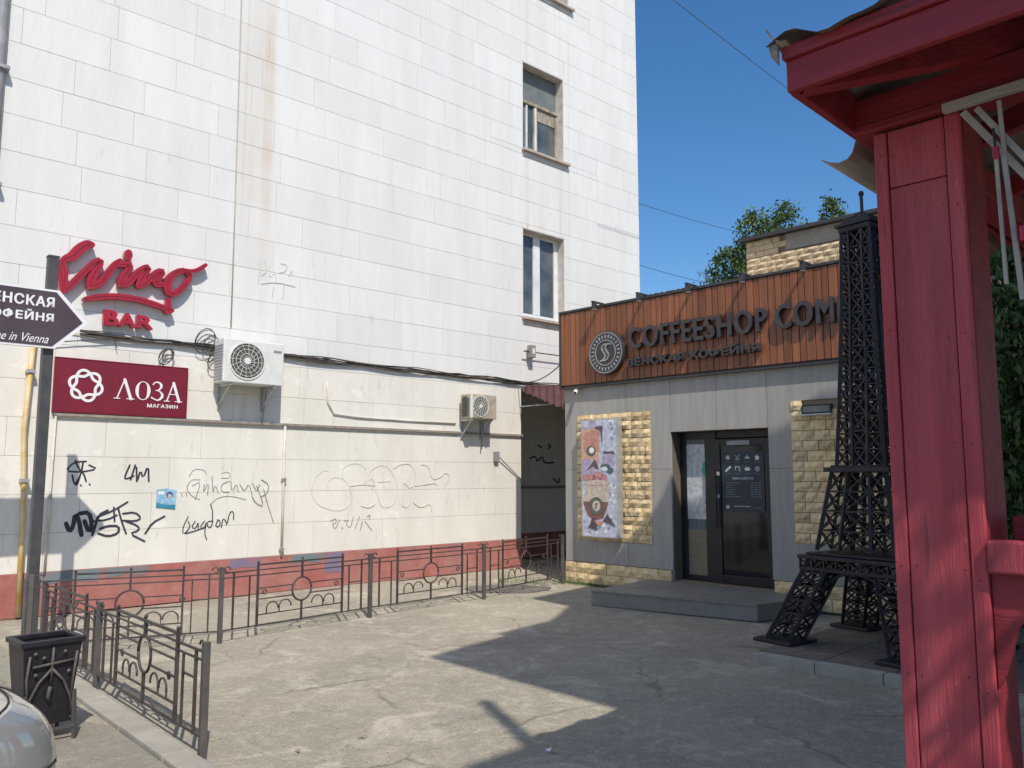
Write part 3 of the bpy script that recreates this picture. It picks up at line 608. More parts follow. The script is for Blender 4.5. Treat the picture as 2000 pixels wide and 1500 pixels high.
MB().box(-.05, .05, -.07, 0, -.08, .10).build('box', 'grey', t, bevel=.005); MB().tube([(.02, -.05, .03), (.62, -.02, -.40)], .012, 6).build('rod', 'grey', t)

# ------------------------------------------------------------------ air conditioners
def aircon(label, x, z, wd, ht, dp, gap, cap='cream', dirty=False):
    t = thing('air_conditioner', label, 'air conditioner', WALL.w(x, 0, z), WALL.rz, 'air conditioners on the white wall')
    y1, y0 = -gap, -gap - dp
    body = MB().box(0, wd, y0, y1, 0.02, ht).build('casing', 'creamdirty' if dirty else 'cream', t, bevel=.012)
    if dirty: MB().box(0.0, .05, y0 - .012, y0 - .0, 0.02, ht).build('corner_post', 'cream', t, bevel=.004)
    cx, cz, r = (wd * .38, ht * .53, ht * .40)
    ringmesh(MB(), cx, cz, r * .98, r * 1.06, y0 - .012, y0 + .002).build('fan_rim', 'cream', t)
    fan = MB().prism(circle(cx, cz, r * .99, 28), y0 - .004, y0 + .004).build('fan_opening', 'acdark', t)
    for k in range(16):
        a = 2 * pi * k / 16; MB().tube([(cx + r * .2 * cos(a), y0 - .012, cz + r * .2 * sin(a)), (cx + r * cos(a + .35), y0 - .012, cz + r * sin(a + .35))], .0032, 4).build('grille_wire', 'cream', fan)
    MB().prism(circle(cx, cz, r * .19, 16), y0 - .018, y0 - .006).build('hub', 'cream', fan)
    for rr in (.42, .66, .86):
        ringmesh(MB(), cx, cz, r * rr - .003, r * rr + .003, y0 - .013, y0 - .009, 24).build('grille_ring', 'cream', fan)
    side = MB()
    for k in range(12): side.box(-.006, .002, y0 + .03, y1 - .03, .06 + k * (ht - .12) / 12, .06 + (k + .45) * (ht - .12) / 12)
    side.build('side_vent', 'grey' if not dirty else 'acdark', t)
    if dirty: MB().box(-.004, .001, y0 + .09, y1 - .05, .05, ht - .04).build('side_panel', 'acdark', t)
    MB().box(wd * .82, wd * .96, y0 - .003, y0 + .002, ht * .78, ht * .83).build('badge', 'grey', t)
    for bx in (wd * .14, wd * .86):
        b = MB(); b.box(bx - .018, bx + .018, y0 + .02, 0, -.02, .02); b.box(bx - .015, bx + .015, -.03, 0, -.32, -.02)
        b.bar((bx, y0 + .06, -.02), (bx, -.02, -.28), .022); b.build('mount', 'zinc', t)
    MB().tube([(wd * .92, y1 + .02, .1), (wd * .9, -.06, -.12), (wd * .86, -.05, -.5)], .011, 6).build('drain_hose', 'grey', t, smooth=True)
    return t
aircon('big white air conditioner under the red letters, right of the burgundy sign', 2.34, 2.90, .88, .62, .32, .10)
aircon('small weathered air conditioner near the niche at the end of the wall', 6.72, 2.62, .60, .44, .26, .10, dirty=True)

# ------------------------------------------------------------------ red script letters
t = thing('wino_bar_sign', 'red script channel letters reading Wino BAR high on the white wall', 'sign', WALL.w(0, 0, 0), WALL.rz)
def V(*p): return [WALL.px(q, -.16) + tuple(x * .0064 / 2 * 1 for x in ()) for q in z2(p, 0, 440)]
def Vw(*p):  # px in the enlargement + stroke width in px there
    out = []
    for a, b, c in p:
        x, z = WALL.px((a / 3.3333, 440 + b / 3.3333), -.11); out.append((x, z, c / 3.3333 * .0064))
    return out
letters = [
    Vw((600, 125, 40), (575, 120, 60), (520, 150, 66), (470, 205, 60), (420, 215, 40), (395, 260, 38), (400, 330, 42), (410, 400, 40)),
    Vw((405, 230, 30), (425, 300, 44), (420, 370, 40), (415, 420, 40)),
    Vw((430, 420, 36), (500, 350, 44), (570, 280, 40), (640, 225, 46), (662, 235, 40), (625, 300, 50), (595, 350, 56), (590, 390, 50)),
    Vw((590, 395, 44), (650, 380, 50), (700, 320, 46), (750, 250, 40), (785, 228, 30)),
    Vw((775, 255, 34), (840, 250, 46), (850, 270, 42), (800, 340, 54), (790, 375, 50)),
    Vw((790, 385, 40), (840, 375, 46), (900, 300, 44), (960, 270, 46), (970, 285, 38), (925, 340, 46), (905, 390, 44)),
    Vw((905, 395, 38), (955, 375, 40), (1010, 310, 42), (1055, 295, 44), (1060, 315, 38), (1020, 350, 44), (1010, 380, 44), (1060, 385, 36)),
    Vw((1240, 330, 28), (1210, 290, 34), (1150, 300, 40), (1095, 350, 52), (1090, 430, 56), (1130, 450, 44), (1190, 410, 42), (1240, 340, 34), (1235, 310, 26), (1190, 290, 22)),
    Vw((1190, 290, 24), (1260, 300, 26), (1310, 280, 30), (1340, 258, 26)),
    Vw((838, 180, 48), (836, 205, 56), (838, 212, 40)),
    Vw((555, 480, 30), (640, 465, 40), (750, 460, 40), (880, 475, 38), (1000, 510, 38), (1120, 555, 32)),
    Vw((1100, 480, 26), (1095, 520, 44), (1092, 555, 50)), ]
for i, L_ in enumerate(letters):
    y = -.105 - .0012 * i
    MB().stroke(L_, .03, y, -.035).build('letter', 'winered', t)
    inner = [(a, b, max(.004, c * .10)) for a, b, c in L_]
    MB().stroke(inner, .004, y - .004, y - .0005).build('neon_tube', 'wineside', t)
for i, (ch, a, b) in enumerate((('B', 695, 775), ('A', 790, 888), ('R', 908, 1000))):
    xa, zt = WALL.px((a / 3.3333, 440 + (548 + i * 18) / 3.3333), -.16); xb, zb = WALL.px((b / 3.3333, 440 + (648 + i * 12) / 3.3333), -.16)
    text('letter', ch, 'winered', t, xa, xb, zb, zt, -.105, .07, .014)
for xx in (.75, 1.2, 1.7): MB().tube([(xx, -.04, 4.15), (xx, 0, 4.15)], .012, 6).build('standoff', 'grey', t)
# burgundy shop sign
t = thing('loza_sign', 'burgundy panel sign reading ЛОЗА МАГАЗИН with interlaced emblem', 'sign', WALL.w(.40, 0, 2.44), WALL.rz)
MB().box(0, 1.60, -.05, -.015, 0, .655).build('panel', 'burgundy', t, bevel=.004)
mb = MB(); mb.box(-.012, 0, -.055, -.015, -.012, .667); mb.box(1.60, 1.612, -.055, -.015, -.012, .667); mb.box(0, 1.60, -.055, -.015, .655, .667); mb.box(0, 1.60, -.055, -.015, -.012, 0); mb.build('edge_trim', 'wineside', t)
ex, ez = .35, .335
for s_, dy in ((1, 0), (-1, .0012)):
    n = 72; ring = []
    for i in range(n):
        a = 2 * pi * i / n; r = .155 + s_ * .040 * cos(3 * a + .8); ring.append((ex + r * cos(a), ez + r * sin(a)))
    mb = MB(); b0 = 0
    for i in range(n):
        p, q = ring[i - 1], ring[(i + 1) % n]; dx, dz = q[0] - p[0], q[1] - p[1]; l = hypot(dx, dz); nx, nz = -dz / l, dx / l; h = .017
        x_, z_ = ring[i]; yy = -.056 - dy - .0008 * cos(3 * 2 * pi * i / n)
        mb.v += [(x_ + nx * h, yy, z_ + nz * h), (x_ - nx * h, yy, z_ - nz * h)]
    for i in range(n):
        j = (i + 1) % n; mb.f.append((2 * i, 2 * i + 1, 2 * j + 1, 2 * j))
    mb.build('emblem', 'white', t)
def strk(segs, y=-.058):
    mb = MB()
    for i, (a, b, c, d, w_) in enumerate(segs): mb.stroke([(a, b), (c, d)], w_, y - i * .0004, -.0502, 4)
    return mb
# Л, О, З, А with thick and thin strokes and serifs
ly = .20; H = .245
def el(x, w, bar):
    s_ = [(x, ly, x + w * .5, ly + H, .014), (x + w * .5, ly + H, x + w, ly, .036), (x - .035, ly, x + .035, ly, .011), (x + w - .05, ly, x + w + .04, ly, .011)]
    if bar: s_.append((x + w * .2, ly + H * .38, x + w * .72, ly + H * .38, .011))
    return s_
strk(el(.72, .17, False)).build('letter', 'white', t)
mb = MB(); n = 30; cx, cz = 1.035, ly + H * .48
for i in range(n):
    a = 2 * pi * i / n; ct, st = cos(a), sin(a)
    mb.v += [(cx + .095 * ct, -.058, cz + (H * .5) * st), (cx + (.095 - .034 * abs(ct) - .008) * ct, -.058, cz + (H * .5 - .010) * st)]
for i in range(n): j = (i + 1) % n; mb.f.append((2 * i, 2 * i + 1, 2 * j + 1, 2 * j))
mb.build('letter', 'white', t)
mb = MB(); mb.stroke([(1.16, ly + H * .84), (1.18, ly + H * .97), (1.235, ly + H, .02), (1.275, ly + H * .80, .034), (1.24, ly + H * .56, .014), (1.20, ly + H * .54, .012)], .014, -.058, -.0502)
mb.stroke([(1.20, ly + H * .54, .012), (1.25, ly + H * .52, .014), (1.295, ly + H * .27, .036), (1.24, ly - .002, .02), (1.17, ly + .02, .012), (1.15, ly + H * .14, .022)], .014, -.0584, -.0502); mb.build('letter', 'white', t)
strk(el(1.345, .16, True)).build('letter', 'white', t)
text('lettering', 'МАГАЗИН', 'white', t, 1.10, 1.49, .105, .152, -.056, .005, .002, space=1.15)

# ================================================================== niche awning between wall and shop
t = thing('niche_awning', 'mauve corrugated canopy closing the dark passage beside the coffee shop', 'awning', WALL.w(REC0, 0, 3.28), WALL.rz)
def skirt(u, v):
    n_ = -1.75 * u; top = .04 - .11 * u; bot = -.06 - .62 * u
    return (0.02 + 0.015 * sin(u * 60), n_ - .02, top + (bot - top) * v + (0.018 * sin(u * 70) if v > .9 else 0))
MB().grid(skirt, 60, 4).build('skirt', 'mauve', t, smooth=True)
def roof_(u, v): return (0.03 + 2.9 * v, -1.75 * u - .02, .05 - .11 * u + .012 * sin(v * 120))
MB().grid(roof_, 8, 100).build('roof_sheet', 'mauve', t, smooth=True)
MB().tube([(-.02, 0, -.34), (.30, -.6, -.30)], .012, 6).build('strut', 'zinc', t)
MB().box(REC0 - REC0 + .03, 2.4, -1.75, -1.70, -.5, -.1).build('beam', 'mould', t)

# ================================================================== coffee shop
TE = 5.6
shop = thing('coffee_shop', 'single storey coffee shop with orange plank fascia, grey facade and black door', 'shop', SHOP.o, SHOP.rz)
DO = (2.0, 3.50, 0.20, 2.275)
st_l = (0.25, 1.66, 0.68, 2.60); st_r = (3.82, 5.25, 0.82, 2.60)
mb = MB()
for a, b, c, d in cutrects(0, TE, 0, 4.2, [DO]): mb.box(a, b, 0.03, 0.5, c, d)
mb.box(0, TE, 2.0, 5.5, 0, 4.2); mb.box(0, .3, .5, 2.0, 0, 4.2); mb.box(TE - .3, TE, .5, 2, 0, 4.2); mb.box(.3, TE - .3, .5, 2, 4.0, 4.2)
mb.box(1.6, 3.9, .9, 1.0, 0, 2.6); mb.build('wall', 'mortar', shop)
for a, b, c, d in ((0, 1.22, .34, 1.75), (0, 1.22, 1.75, 3.08), (1.22, 2.0, .34, 1.75), (1.22, 2.0, 1.75, 3.08), (2.0, 2.75, 2.275, 3.08), (2.75, 3.5, 2.275, 3.08), (3.5, 4.7, .34, 1.75), (3.5, 4.7, 1.75, 3.08), (4.7, TE, .34, 1.75), (4.7, TE, 1.75, 3.08)):
    hol = [h for h in (st_l, st_r) if h[0] < b and h[1] > a and h[2] < d and h[3] > c]
    # each cladding panel is one object even where the stone field cuts a corner out of it
    mp = MB(); ins = .0025
    for e, f, g, h in cutrects(a + ins, b - ins, c + ins, d - ins, hol): mp.box(e, f, 0.0, .028, g, h)
    mp.build('cladding_panel', 'laminate', shop)
# door reveals
mb = MB(); mb.box(1.94, 2.0, .0285, .32, .2, 2.275); mb.build('reveal', 'laminate', shop); MB().box(3.5, 3.56, .0285, .32, .2, 2.275).build('reveal', 'blackframe', shop)
MB().box(2.0, 3.5, .0285, .32, 2.28, 2.34).build('lintel', 'blackframe', shop)
# rough stones
rs = random.Random(11); svar = []
def stone_mesh(w_, h_, mt):
    nx, nz = 3, 2; vs = []; fs = []
    for j in range(nz + 1):
        for i in range(nx + 1):
            e = (i in (0, nx)) or (j in (0, nz))
            vs.append((w_ * i / nx + (0 if e else rs.uniform(-.1, .1) * w_ / nx), -(.004 if e else rs.uniform(.014, .034)), h_ * j / nz))
    for j in range(nz):
        for i in range(nx):
            a = j * (nx + 1) + i; fs.append((a, a + 1, a + nx + 2, a + nx + 1))
    ring = [0, 1, 2, 3, 7, 11, 10, 9, 8, 4]; b = len(vs)
    vs += [(vs[q][0], .03, vs[q][2]) for q in ring]
    for k in range(len(ring)):
        k2 = (k + 1) % len(ring); fs.append((ring[k2], ring[k], b + k, b + k2))
    me = bpy.data.meshes.new('stone'); me.from_pydata(vs, [], fs); me.materials.append(M[mt]); return me
lib = {}
def stones(x0, x1, z0, z1, rh, parent, y=0.0, mt='stone', skip=None, lens=(.11, .15, .20, .25)):
    nr = max(1, round((z1 - z0) / rh)); rh = (z1 - z0) / nr; j = .007
    for r in range(nr):
        x = x0
        while x < x1 - .03:
            wd = rs.choice(lens)
            if x + wd > x1 - .09: wd = x1 - x
            key = (round(wd, 3), round(rh, 3), rs.randrange(4), mt)
            if key not in lib: lib[key] = stone_mesh(wd - j, rh - j, mt)
            if not (skip and skip(x, z0 + r * rh)):
                o = bpy.data.objects.new('stone', lib[key]); COL.objects.link(o); o.parent = parent
                o.location = (x + j / 2, y + rs.uniform(-.006, .006), z0 + r * rh + j / 2)
            x += wd
stones(*st_l, .128, shop, -.002, skip=lambda x, z: False)
stones(*st_r, .128, shop, -.002, skip=lambda x, z: x > 3.95 and 2.42 < z + .06 < 2.56 and x < 4.36)
stones(0.0, 1.98, 0.02, .335, .158, shop, -.012, lens=(.22, .3, .36)); stones(3.52, 5.3, 0.02, .335, .158, shop, -.012, lens=(.22, .3, .36))
stones(3.82, 5.25, .335, .82, .16, shop, -.0, skip=lambda x, z: True)
# recessed little window lamp in the right stone field
MB().box(3.98, 4.36, -.03, .02, 2.42, 2.535).build('vent', 'blackframe', shop); MB().box(3.96, 4.38, -.10, -.031, 2.40, 2.415).build('vent_sill', 'zinc', shop)
MB().box(4.0, 4.34, -.036, -.031, 2.44, 2.515).build('vent_pane', 'glass', shop)
# door
fr = MB(); D0 = .22
fr.box(2.0, 2.10, D0, D0 + .08, .2, 2.275); fr.box(2.42, 2.60, D0 - .02, D0 + .08, .2, 2.275); fr.box(3.42, 3.50, D0, D0 + .08, .2, 2.275)
fr.box(2.10, 2.42, D0, D0 + .08, 2.17, 2.275); fr.box(2.60, 3.42, D0, D0 + .08, 2.17, 2.275); fr.box(2.10, 2.42, D0, D0 + .08, .2, .28)
door = fr.build('door_frame', 'blackframe', shop, bevel=.006)
MB().box(2.10, 2.42, D0 + .03, D0 + .045, .28, 2.17).build('sidelight', 'curtain', door)
MB().box(2.10, 2.42, D0 + .02, D0 + .029, 1.05, 2.10).build('sidelight_blind', 'paperwhite', door)
MB().prism([(2.34, 1.70), (2.41, 1.66), (2.41, 1.86), (2.36, 1.84)], D0 + .014, D0 + .019).build('green_sign', 'green', door)
MB().box(2.10, 2.42, D0 + .02, D0 + .029, .28, .90).build('sidelight_panel', 'mortar', door)
dl = MB(); y0 = D0 - .05
dl.box(2.60, 2.68, y0, y0 + .05, .205, 2.16); dl.box(3.36, 3.44, y0, y0 + .05, .205, 2.16); dl.box(2.68, 3.36, y0, y0 + .05, .205, .32); dl.box(2.68, 3.36, y0, y0 + .05, 2.06, 2.16)
leaf = dl.build('door', 'blackframe', shop, bevel=.006)
MB().box(2.68, 3.36, y0 + .02, y0 + .035, .32, 2.06).build('door_glass', 'doorglass', leaf)
MB().box(2.80, 3.14, y0 - .012, y0 + .018, 2.07, 2.13).build('door_closer', 'grey', leaf)
for zz in (1.35, 1.66): MB().box(2.61, 2.665, y0 - .03, y0 - .001, zz, zz + .05).build('handle_mount', 'paperwhite', leaf)
MB().tube([(2.635, y0 - .05, .95), (2.635, y0 - .05, 1.75)], .014, 8).build('handle', 'blackframe', leaf)
# printed opening hours panel on the door
nb = MB().box(2.70, 3.33, y0 + .008, y0 + .0135, 1.17, 1.98).build('hours_panel', 'navy', leaf)
def icon(kind, x, z, r=.032):
    y = y0 + .006; mb = MB(); mt = 'icon'
    if kind == 0: mb.prism(circle(x, z, r, 14), y, y + .0015)
    elif kind == 1: mb.stroke([(x - r, z + r), (x + r * .2, z - r * .1)], .010, y, y + .001); mb.stroke([(x + r, z + r), (x - r * .2, z - r * .1)], .010, y - .001, y + .001); ringmesh(mb, x - r * .5, z - r * .7, r * .25, r * .45, y, y + .001, 12); ringmesh(mb, x + r * .5, z - r * .7, r * .25, r * .45, y, y + .001, 12)
    elif kind == 2: mb.prism([(x - r * 1.3, z - r * .5), (x + r * 1.3, z - r * .5), (x + r * .7, z + r * .3), (x, z + r), (x - r * .7, z + r * .3)], y, y + .001)
    elif kind == 3: mb.prism([(x - r * .7, z - r), (x + r * .7, z - r), (x + r, z + r * .5), (x + r * .1, z + r * .7), (x, z + r * 1.3), (x - r * .2, z + r * .7), (x - r, z + r * .5)], y, y + .001); mt = 'iconbright'
    elif kind == 4: mb.stroke([(x - r, z - r * .7), (x + r, z + r * .9)], .030, y, y + .001)
    elif kind == 5: mb.stroke([(x - r, z + r), (x + r, z + r), (x + r * .9, z - r)], .010, y, y + .001); mb.stroke([(x - r, z + r), (x - r, z - r * .3)], .010, y - .001, y + .001)
    elif kind == 6: mb.prism(circle(x, z, r * 1.3, 16, r * .8), y, y + .001)
    else: ringmesh(mb, x, z, r * .6, r * 1.05, y, y + .001, 16); mb.box(x - r * .3, x + r * .3, y, y + .001, z - r * .3, z + r * .3)
    mb.build('icon', mt, nb); MB().box(x - .045, x + .045, y + .001, y + .002, z - .064, z - .057).build('caption', 'line', nb)
for k in range(8): icon(k, 2.80 + (k % 4) * .145, 1.90 - (k // 4) * .155)
text('lettering', 'часы работы', 'icon', nb, 2.86, 3.17, 1.595, 1.645, y0 + .006, .002, .0015)
for k in range(7):
    zz = 1.555 - k * .031
    MB().box(2.76, 2.76 + (.22, .12, .10, .13, .12, .14, .22)[k], y0 + .006, y0 + .008, zz, zz + .012).build('print_row', 'line', nb)
    for q in range(3): MB().box(3.13 + q * .055, 3.17 + q * .055, y0 + .006, y0 + .008, zz, zz + .012).build('print_row', 'line', nb)
MB().prism(circle(2.78, 1.235, .028, 14), y0 + .006, y0 + .008).build('print_row', 'icon', nb); MB().box(2.88, 3.12, y0 + .006, y0 + .008, 1.243, 1.253).build('print_row', 'icon', nb); MB().box(3.16, 3.28, y0 + .006, y0 + .008, 1.225, 1.235).build('print_row', 'line', nb)
# fascia: planks
FZ0, FZ1, FY = 3.085, 4.255, -.07
MB().box(-.04, TE, FY + .025, .0, FZ0 - .03, FZ1).build('fascia_frame', 'blackframe', shop)
x = -.02; k = 0
while x < TE:
    wd = (.088, .118, .104)[k % 3] ; MB().box(x + .004, min(x + wd, TE) - .004, FY + (0, .004)[k % 2], FY + .024, FZ0, FZ1 - .01).build('plank', 'plank', shop, bevel=.003); x += wd; k += 1
MB().box(-.05, -.021, FY - .01, .0, FZ0 - .03, FZ1 + .02).build('edge_trim', 'darkmetal', shop); MB().box(-.05, TE, FY - .012, .0, FZ0 - .055, FZ0 - .031).build('edge_trim', 'darkmetal', shop)
MB().box(-.05, TE, FY - .015, .05, FZ1 + .001, FZ1 + .035).build('edge_trim', 'darkmetal', shop)
MB().box(.5, TE, .06, .12, FZ1 - .05, FZ1 + .075).build('parapet_flashing', 'zinc', shop)
mb = MB()
pts = [(1.45 + k * .04, .02 + .01 * sin(k * 2.1), FZ1 + .05 + .02 * abs(sin(k * 1.3))) for k in range(26)]
MB().tube(pts, .012, 5).build('roof_cable', 'cable', shop)
for k, x in enumerate((.82, 1.66, 2.50, 3.33, 4.17, 5.0)):
    q = thing('facade_spotlight', 'downward spotlight on the fascia top, number unclear', 'spotlight', SHOP.w(x, 0, FZ1 + .04), SHOP.rz, 'spotlights along the fascia top')
    q['label'] = ['spotlight at the left end of the plank fascia, above the round logo', 'spotlight above the first letters of COFFEESHOP', 'spotlight above the middle of COFFEESHOP', 'spotlight above the last letter of COFFEESHOP',
                  'spotlight above the letters COM beside the iron tower', 'spotlight hidden behind the iron tower'][k]
    MB().box(-.02, .02, FY - .22, FY + .05, .0, .022).build('arm', 'darkmetal', q); MB().box(-.032, .032, FY - .20, FY - .13, -.10, .0).build('lamp_head', 'darkmetal', q, bevel=.01); MB().box(-.026, .026, FY - .195, FY - .135, -.106, -.101).build('lens', 'paperwhite', q)
# letters and logo
ls = thing('coffeeshop_lettering', 'dark raised letters COFFEESHOP COMPANY and ВЕНСКАЯ КОФЕЙНЯ on orange planks', 'sign', SHOP.w(0, 0, 0), SHOP.rz)
LY = FY - .075
text('lettering', 'COFFEESHOP', 'letter', ls, 1.39, 3.60, 3.52, 3.83, LY, .06, .010, space=1.14)
text('lettering', 'COMPANY', 'letter', ls, 3.73, 5.42, 3.52, 3.83, LY, .06, .010, space=1.14)
text('lettering', 'ВЕНСКАЯ КОФЕЙНЯ', 'letter', ls, 1.36, 3.49, 3.26, 3.40, LY, .055, .008, space=1.1)
t = thing('round_logo', 'round dark logo disc with double S curve left of the letters', 'sign', SHOP.w(.955, 0, 3.515), SHOP.rz)
MB().prism(circle(0, 0, .335, 40), LY + .0, FY - .005).build('disc', 'letter', t, bevel=.006)
ringmesh(MB(), 0, 0, .30, .315, LY - .006, LY + .001, 40).build('ring', 'grey', t); ringmesh(MB(), 0, 0, .185, .20, LY - .008, LY + .001, 36).build('ring', 'grey', t)
for i in range(26):
    a = 2 * pi * i / 26
    MB().box(-.012, .012, LY - .004, LY + .001, .225, .275).build('rim_mark', 'grey', t).rotation_euler = (0, a, 0)
for s_ in (-1, 1):
    MB().stroke([(s_ * .035 + .07, .12), (s_ * .035 + .02, .135), (s_ * .035 - .04, .09), (s_ * .035 - .01, .02), (s_ * .035 + .04, -.04), (s_ * .035, -.11), (s_ * .035 - .06, -.12)], .026, LY - .012 - .002 * s_, LY + .001).build('curve', 'grey', t)
# poster light box
x0, z0 = .42, .72
t = thing('poster_lightbox', 'tall light box poster with iced drinks on the stone field', 'poster', SHOP.w(.47, -.02, .735), SHOP.rz)
PW, PH = .70, 1.775
MB().box(0, PW, -.15, -.02, 0, PH).build('case', 'zinc', t, bevel=.006)
yy = -.1505
def pp(poly, m_, lay): MB().prism([(a * PW, b * PH) for a, b in poly], yy - .0011 * lay, yy - .0011 * (lay - 1)).build('print', m_, t)
def pe(cx, cz, rx, rz_, m_, lay): MB().prism([(cx * PW + rx * PW * cos(2 * pi * i / 20), cz * PH + rz_ * PH * sin(2 * pi * i / 20)) for i in range(20)], yy - .0011 * lay, yy - .0011 * (lay - 1)).build('print', m_, t)
pp([(.03, .01), (.97, .01), (.97, .99), (.03, .99)], 'p_sky', 1)
pp([(.03, .6), (.45, .6), (.42, .99), (.25, .99), (.2, .93), (.03, .95)], 'p_lilac', 2)
pp([(.04, .55), (.48, .58), (.56, .93), (.04, .91)], 'p_orange', 3); pp([(.10, .72), (.50, .72), (.54, .90), (.10, .89)], 'p_red', 4); pp([(.04, .47), (.4, .56), (.36, .66), (.04, .66)], 'p_lilac', 4)
pp([(.40, .92), (.44, .94), (.62, .94), (.60, .76), (.56, .90)], 'p_dark', 5)
pe(.29, .73, .13, .045, 'p_badge', 5); pe(.31, .735, .07, .026, 'white', 6)
pp([(.60, .62), (.92, .60), (.92, .71), (.62, .72)], 'p_lilac', 3); pp([(.62, .705), (.93, .70), (.93, .72), (.62, .725)], 'p_dark', 4)
pp([(.15, .56), (.40, .66), (.52, .57), (.40, .585), (.36, .60)], 'p_dark', 6); pe(.68, .60, .13, .018, 'p_mint', 6); pe(.80, .565, .10, .03, 'p_mint', 5); pe(.66, .575, .09, .02, 'iconbright', 7)
pp([(.06, .30), (.15, .45), (.80, .45), (.75, .30)], 'p_cream', 5); pp([(.06, .30), (.76, .30), (.72, .26), (.62, .17), (.38, .14), (.2, .18), (.1, .25)], 'p_brown', 5)
for q in ((.30, .50, .13), (.48, .525, .14), (.62, .50, .12), (.42, .49, .16), (.18, .505, .11)): pe(q[0], q[1], q[2], .030, 'p_pink', 7)
pe(.45, .46, .36, .022, 'p_cream', 8); pe(.24, .50, .10, .018, 'p_red', 9); pe(.52, .515, .08, .014, 'p_red', 9)
pe(.42, .265, .20, .075, 'p_badge', 8); pe(.43, .265, .11, .045, 'p_cream', 9); MB().stroke([(.46 * PW, .285 * PH), (.40 * PW, .28 * PH), (.44 * PW, .262 * PH), (.40 * PW, .245 * PH)], .02, yy - .0115, yy - .0100).build('print', 'p_dark', t)
pp([(.20, .08), (.45, .06), (.40, .16), (.32, .17)], 'p_dark', 8); pp([(.60, .14), (.95, .10), (.72, .20)], 'p_dark', 8); pp([(.36, .15), (.62, .13), (.52, .10), (.44, .11)], 'p_red', 9)
rp = random.Random(5)
for k in range(46):
    cx, cz = rp.uniform(.06, .94), rp.choice((rp.uniform(.02, .13), rp.uniform(.03, .30), rp.uniform(.3, .5), rp.uniform(.6, .98)))
    if cz > .13 and cx < .76: cx = rp.uniform(.80, .94)
    pe(cx, cz, rp.uniform(.02, .06), rp.uniform(.006, .016), rp.choice(('p_blue', 'white', 'p_sky', 'p_lilac', 'iconbright')), 3 + (k % 3) * .3)
# cctv
t = thing('security_camera', 'small white security camera under the left end of the fascia', 'camera', SHOP.w(.28, 0, 2.99), SHOP.rz)
MB().box(-.03, .03, -.05, 0, -.02, .06).build('mount', 'white', t, bevel=.004); MB().tube([(0, -.05, 0), (.10, -.19, -.05)], .03, 10).build('camera_body', 'white', t, smooth=True); MB().tube([(.10, -.19, -.05), (.105, -.197, -.052)], .022, 10).build('lens', 'blackframe', t)
# back stone storey
t = thing('rear_stone_block', 'cream stone roof storey with dark flat roof rising behind the plank fascia', 'building', SHOP.w(3.05, 2.6, 0), SHOP.rz)
x0, zt = SHOP.px((1457, 468), 2.6); L0 = x0 - 3.05
MB().box(L0, L0 + 3.4, .03, 3.5, 3.0, zt - .056).build('wall', 'mortar', t)
stones(L0, L0 + 2.6, 4.25, zt - .06, .10, t, 0.0, 'stonelight', lens=(.14, .19, .25), skip=lambda x, z: x > L0 + .55 and z > zt - .36)
MB().box(L0 + .72, L0 + 3.3, -.01, .028, zt - .33, zt - .06).build('concrete_band', 'concrete', t)
MB().box(L0 - .08, L0 + 3.5, -.12, 3.6, zt - .055, zt).build('roof_edge', 'darkmetal', t)
# steps
A0, A1_ = ground((1155, 1182)), ground((1480, 1215)); B1_ = ground((1562, 1190))
a_, b_ = SHOP.loc(A0), SHOP.loc(A1_)
t = thing('entrance_step', 'low grey tiled entrance platform in front of the black door', 'step', SHOP.w(a_.x, a_.y, 0), SHOP.rz)
top = [(0, 0), (b_.x - a_.x, b_.y - a_.y), (b_.x - a_.x + .22, -a_.y - .03), (-.10, -a_.y - .03)]
MB().slab(top, 0, .17).build('riser', 'graytile', t, bevel=.006)
nT = 7
for i in range(nT):
    for j in range(3):
        def Q(u, v):
            p0 = Vector(top[0]).lerp(Vector(top[1]), u); p1 = Vector(top[3]).lerp(Vector(top[2]), u); p = p0.lerp(p1, v); return (p.x, p.y)
        e = .004; u0, u1, v0, v1 = i / nT + e / 2, (i + 1) / nT - e / 2, j / 3 + e, (j + 1) / 3 - e
        ys = -.015 if j == 0 else 0
        P = [Q(u0, v0), Q(u1, v0), Q(u1, v1), Q(u0, v1)]
        if j == 0: P[0] = (P[0][0], P[0][1] - .018); P[1] = (P[1][0], P[1][1] - .018)
        MB().slab(P, .171, .192 + .0006 * ((i * 3 + j) % 3)).build('tile', 'graytile', t)

# ================================================================== iron lattice tower and its base
tw = Vector((3.46, 7.86, 0)); u_ = Vector((-.95, .16, 0)); yaw = atan2(u_.y, u_.x) - radians(135)   # leg corner at local (-,+)
PZ = .10
tf = Frame(tw, (cos(yaw), sin(yaw)))
pl0, pl1 = SHOP.loc(ground((1470, 1270), .1)), SHOP.loc(ground((1775, 1322), .1))
plat = thing('tower_platform', 'low paved platform with pale kerb under the iron tower', 'platform', SHOP.w(pl0.x, pl0.y, 0), SHOP.rz)
e_ = pl1.x - pl0.x
MB().box(.0, 3.4, .11, 2.15, -.02, .062).build('bed', 'patch', plat)
for k in range(6): MB().box(.0 + k * .57 + .003, .57 + k * .57 - .003, .0, .105, -.02, .10 + .003 * (k % 2) - .02).build('kerb_stone', 'concrete', plat, bevel=.008)
for i in range(11):
    for j in range(7):
        MB().box(.01 + i * .30, .302 + i * .30, .112 + j * .29, .396 + j * .29, .06, .090 + random.uniform(0, .004)).build('paver', 'paver', plat)
tower = thing('iron_tower_sculpture', 'black miniature lattice tower of four splayed legs beside the shop door', 'sculpture', tw + Vector((0, 0, .09)), yaw)
HD = sqrt(.5)
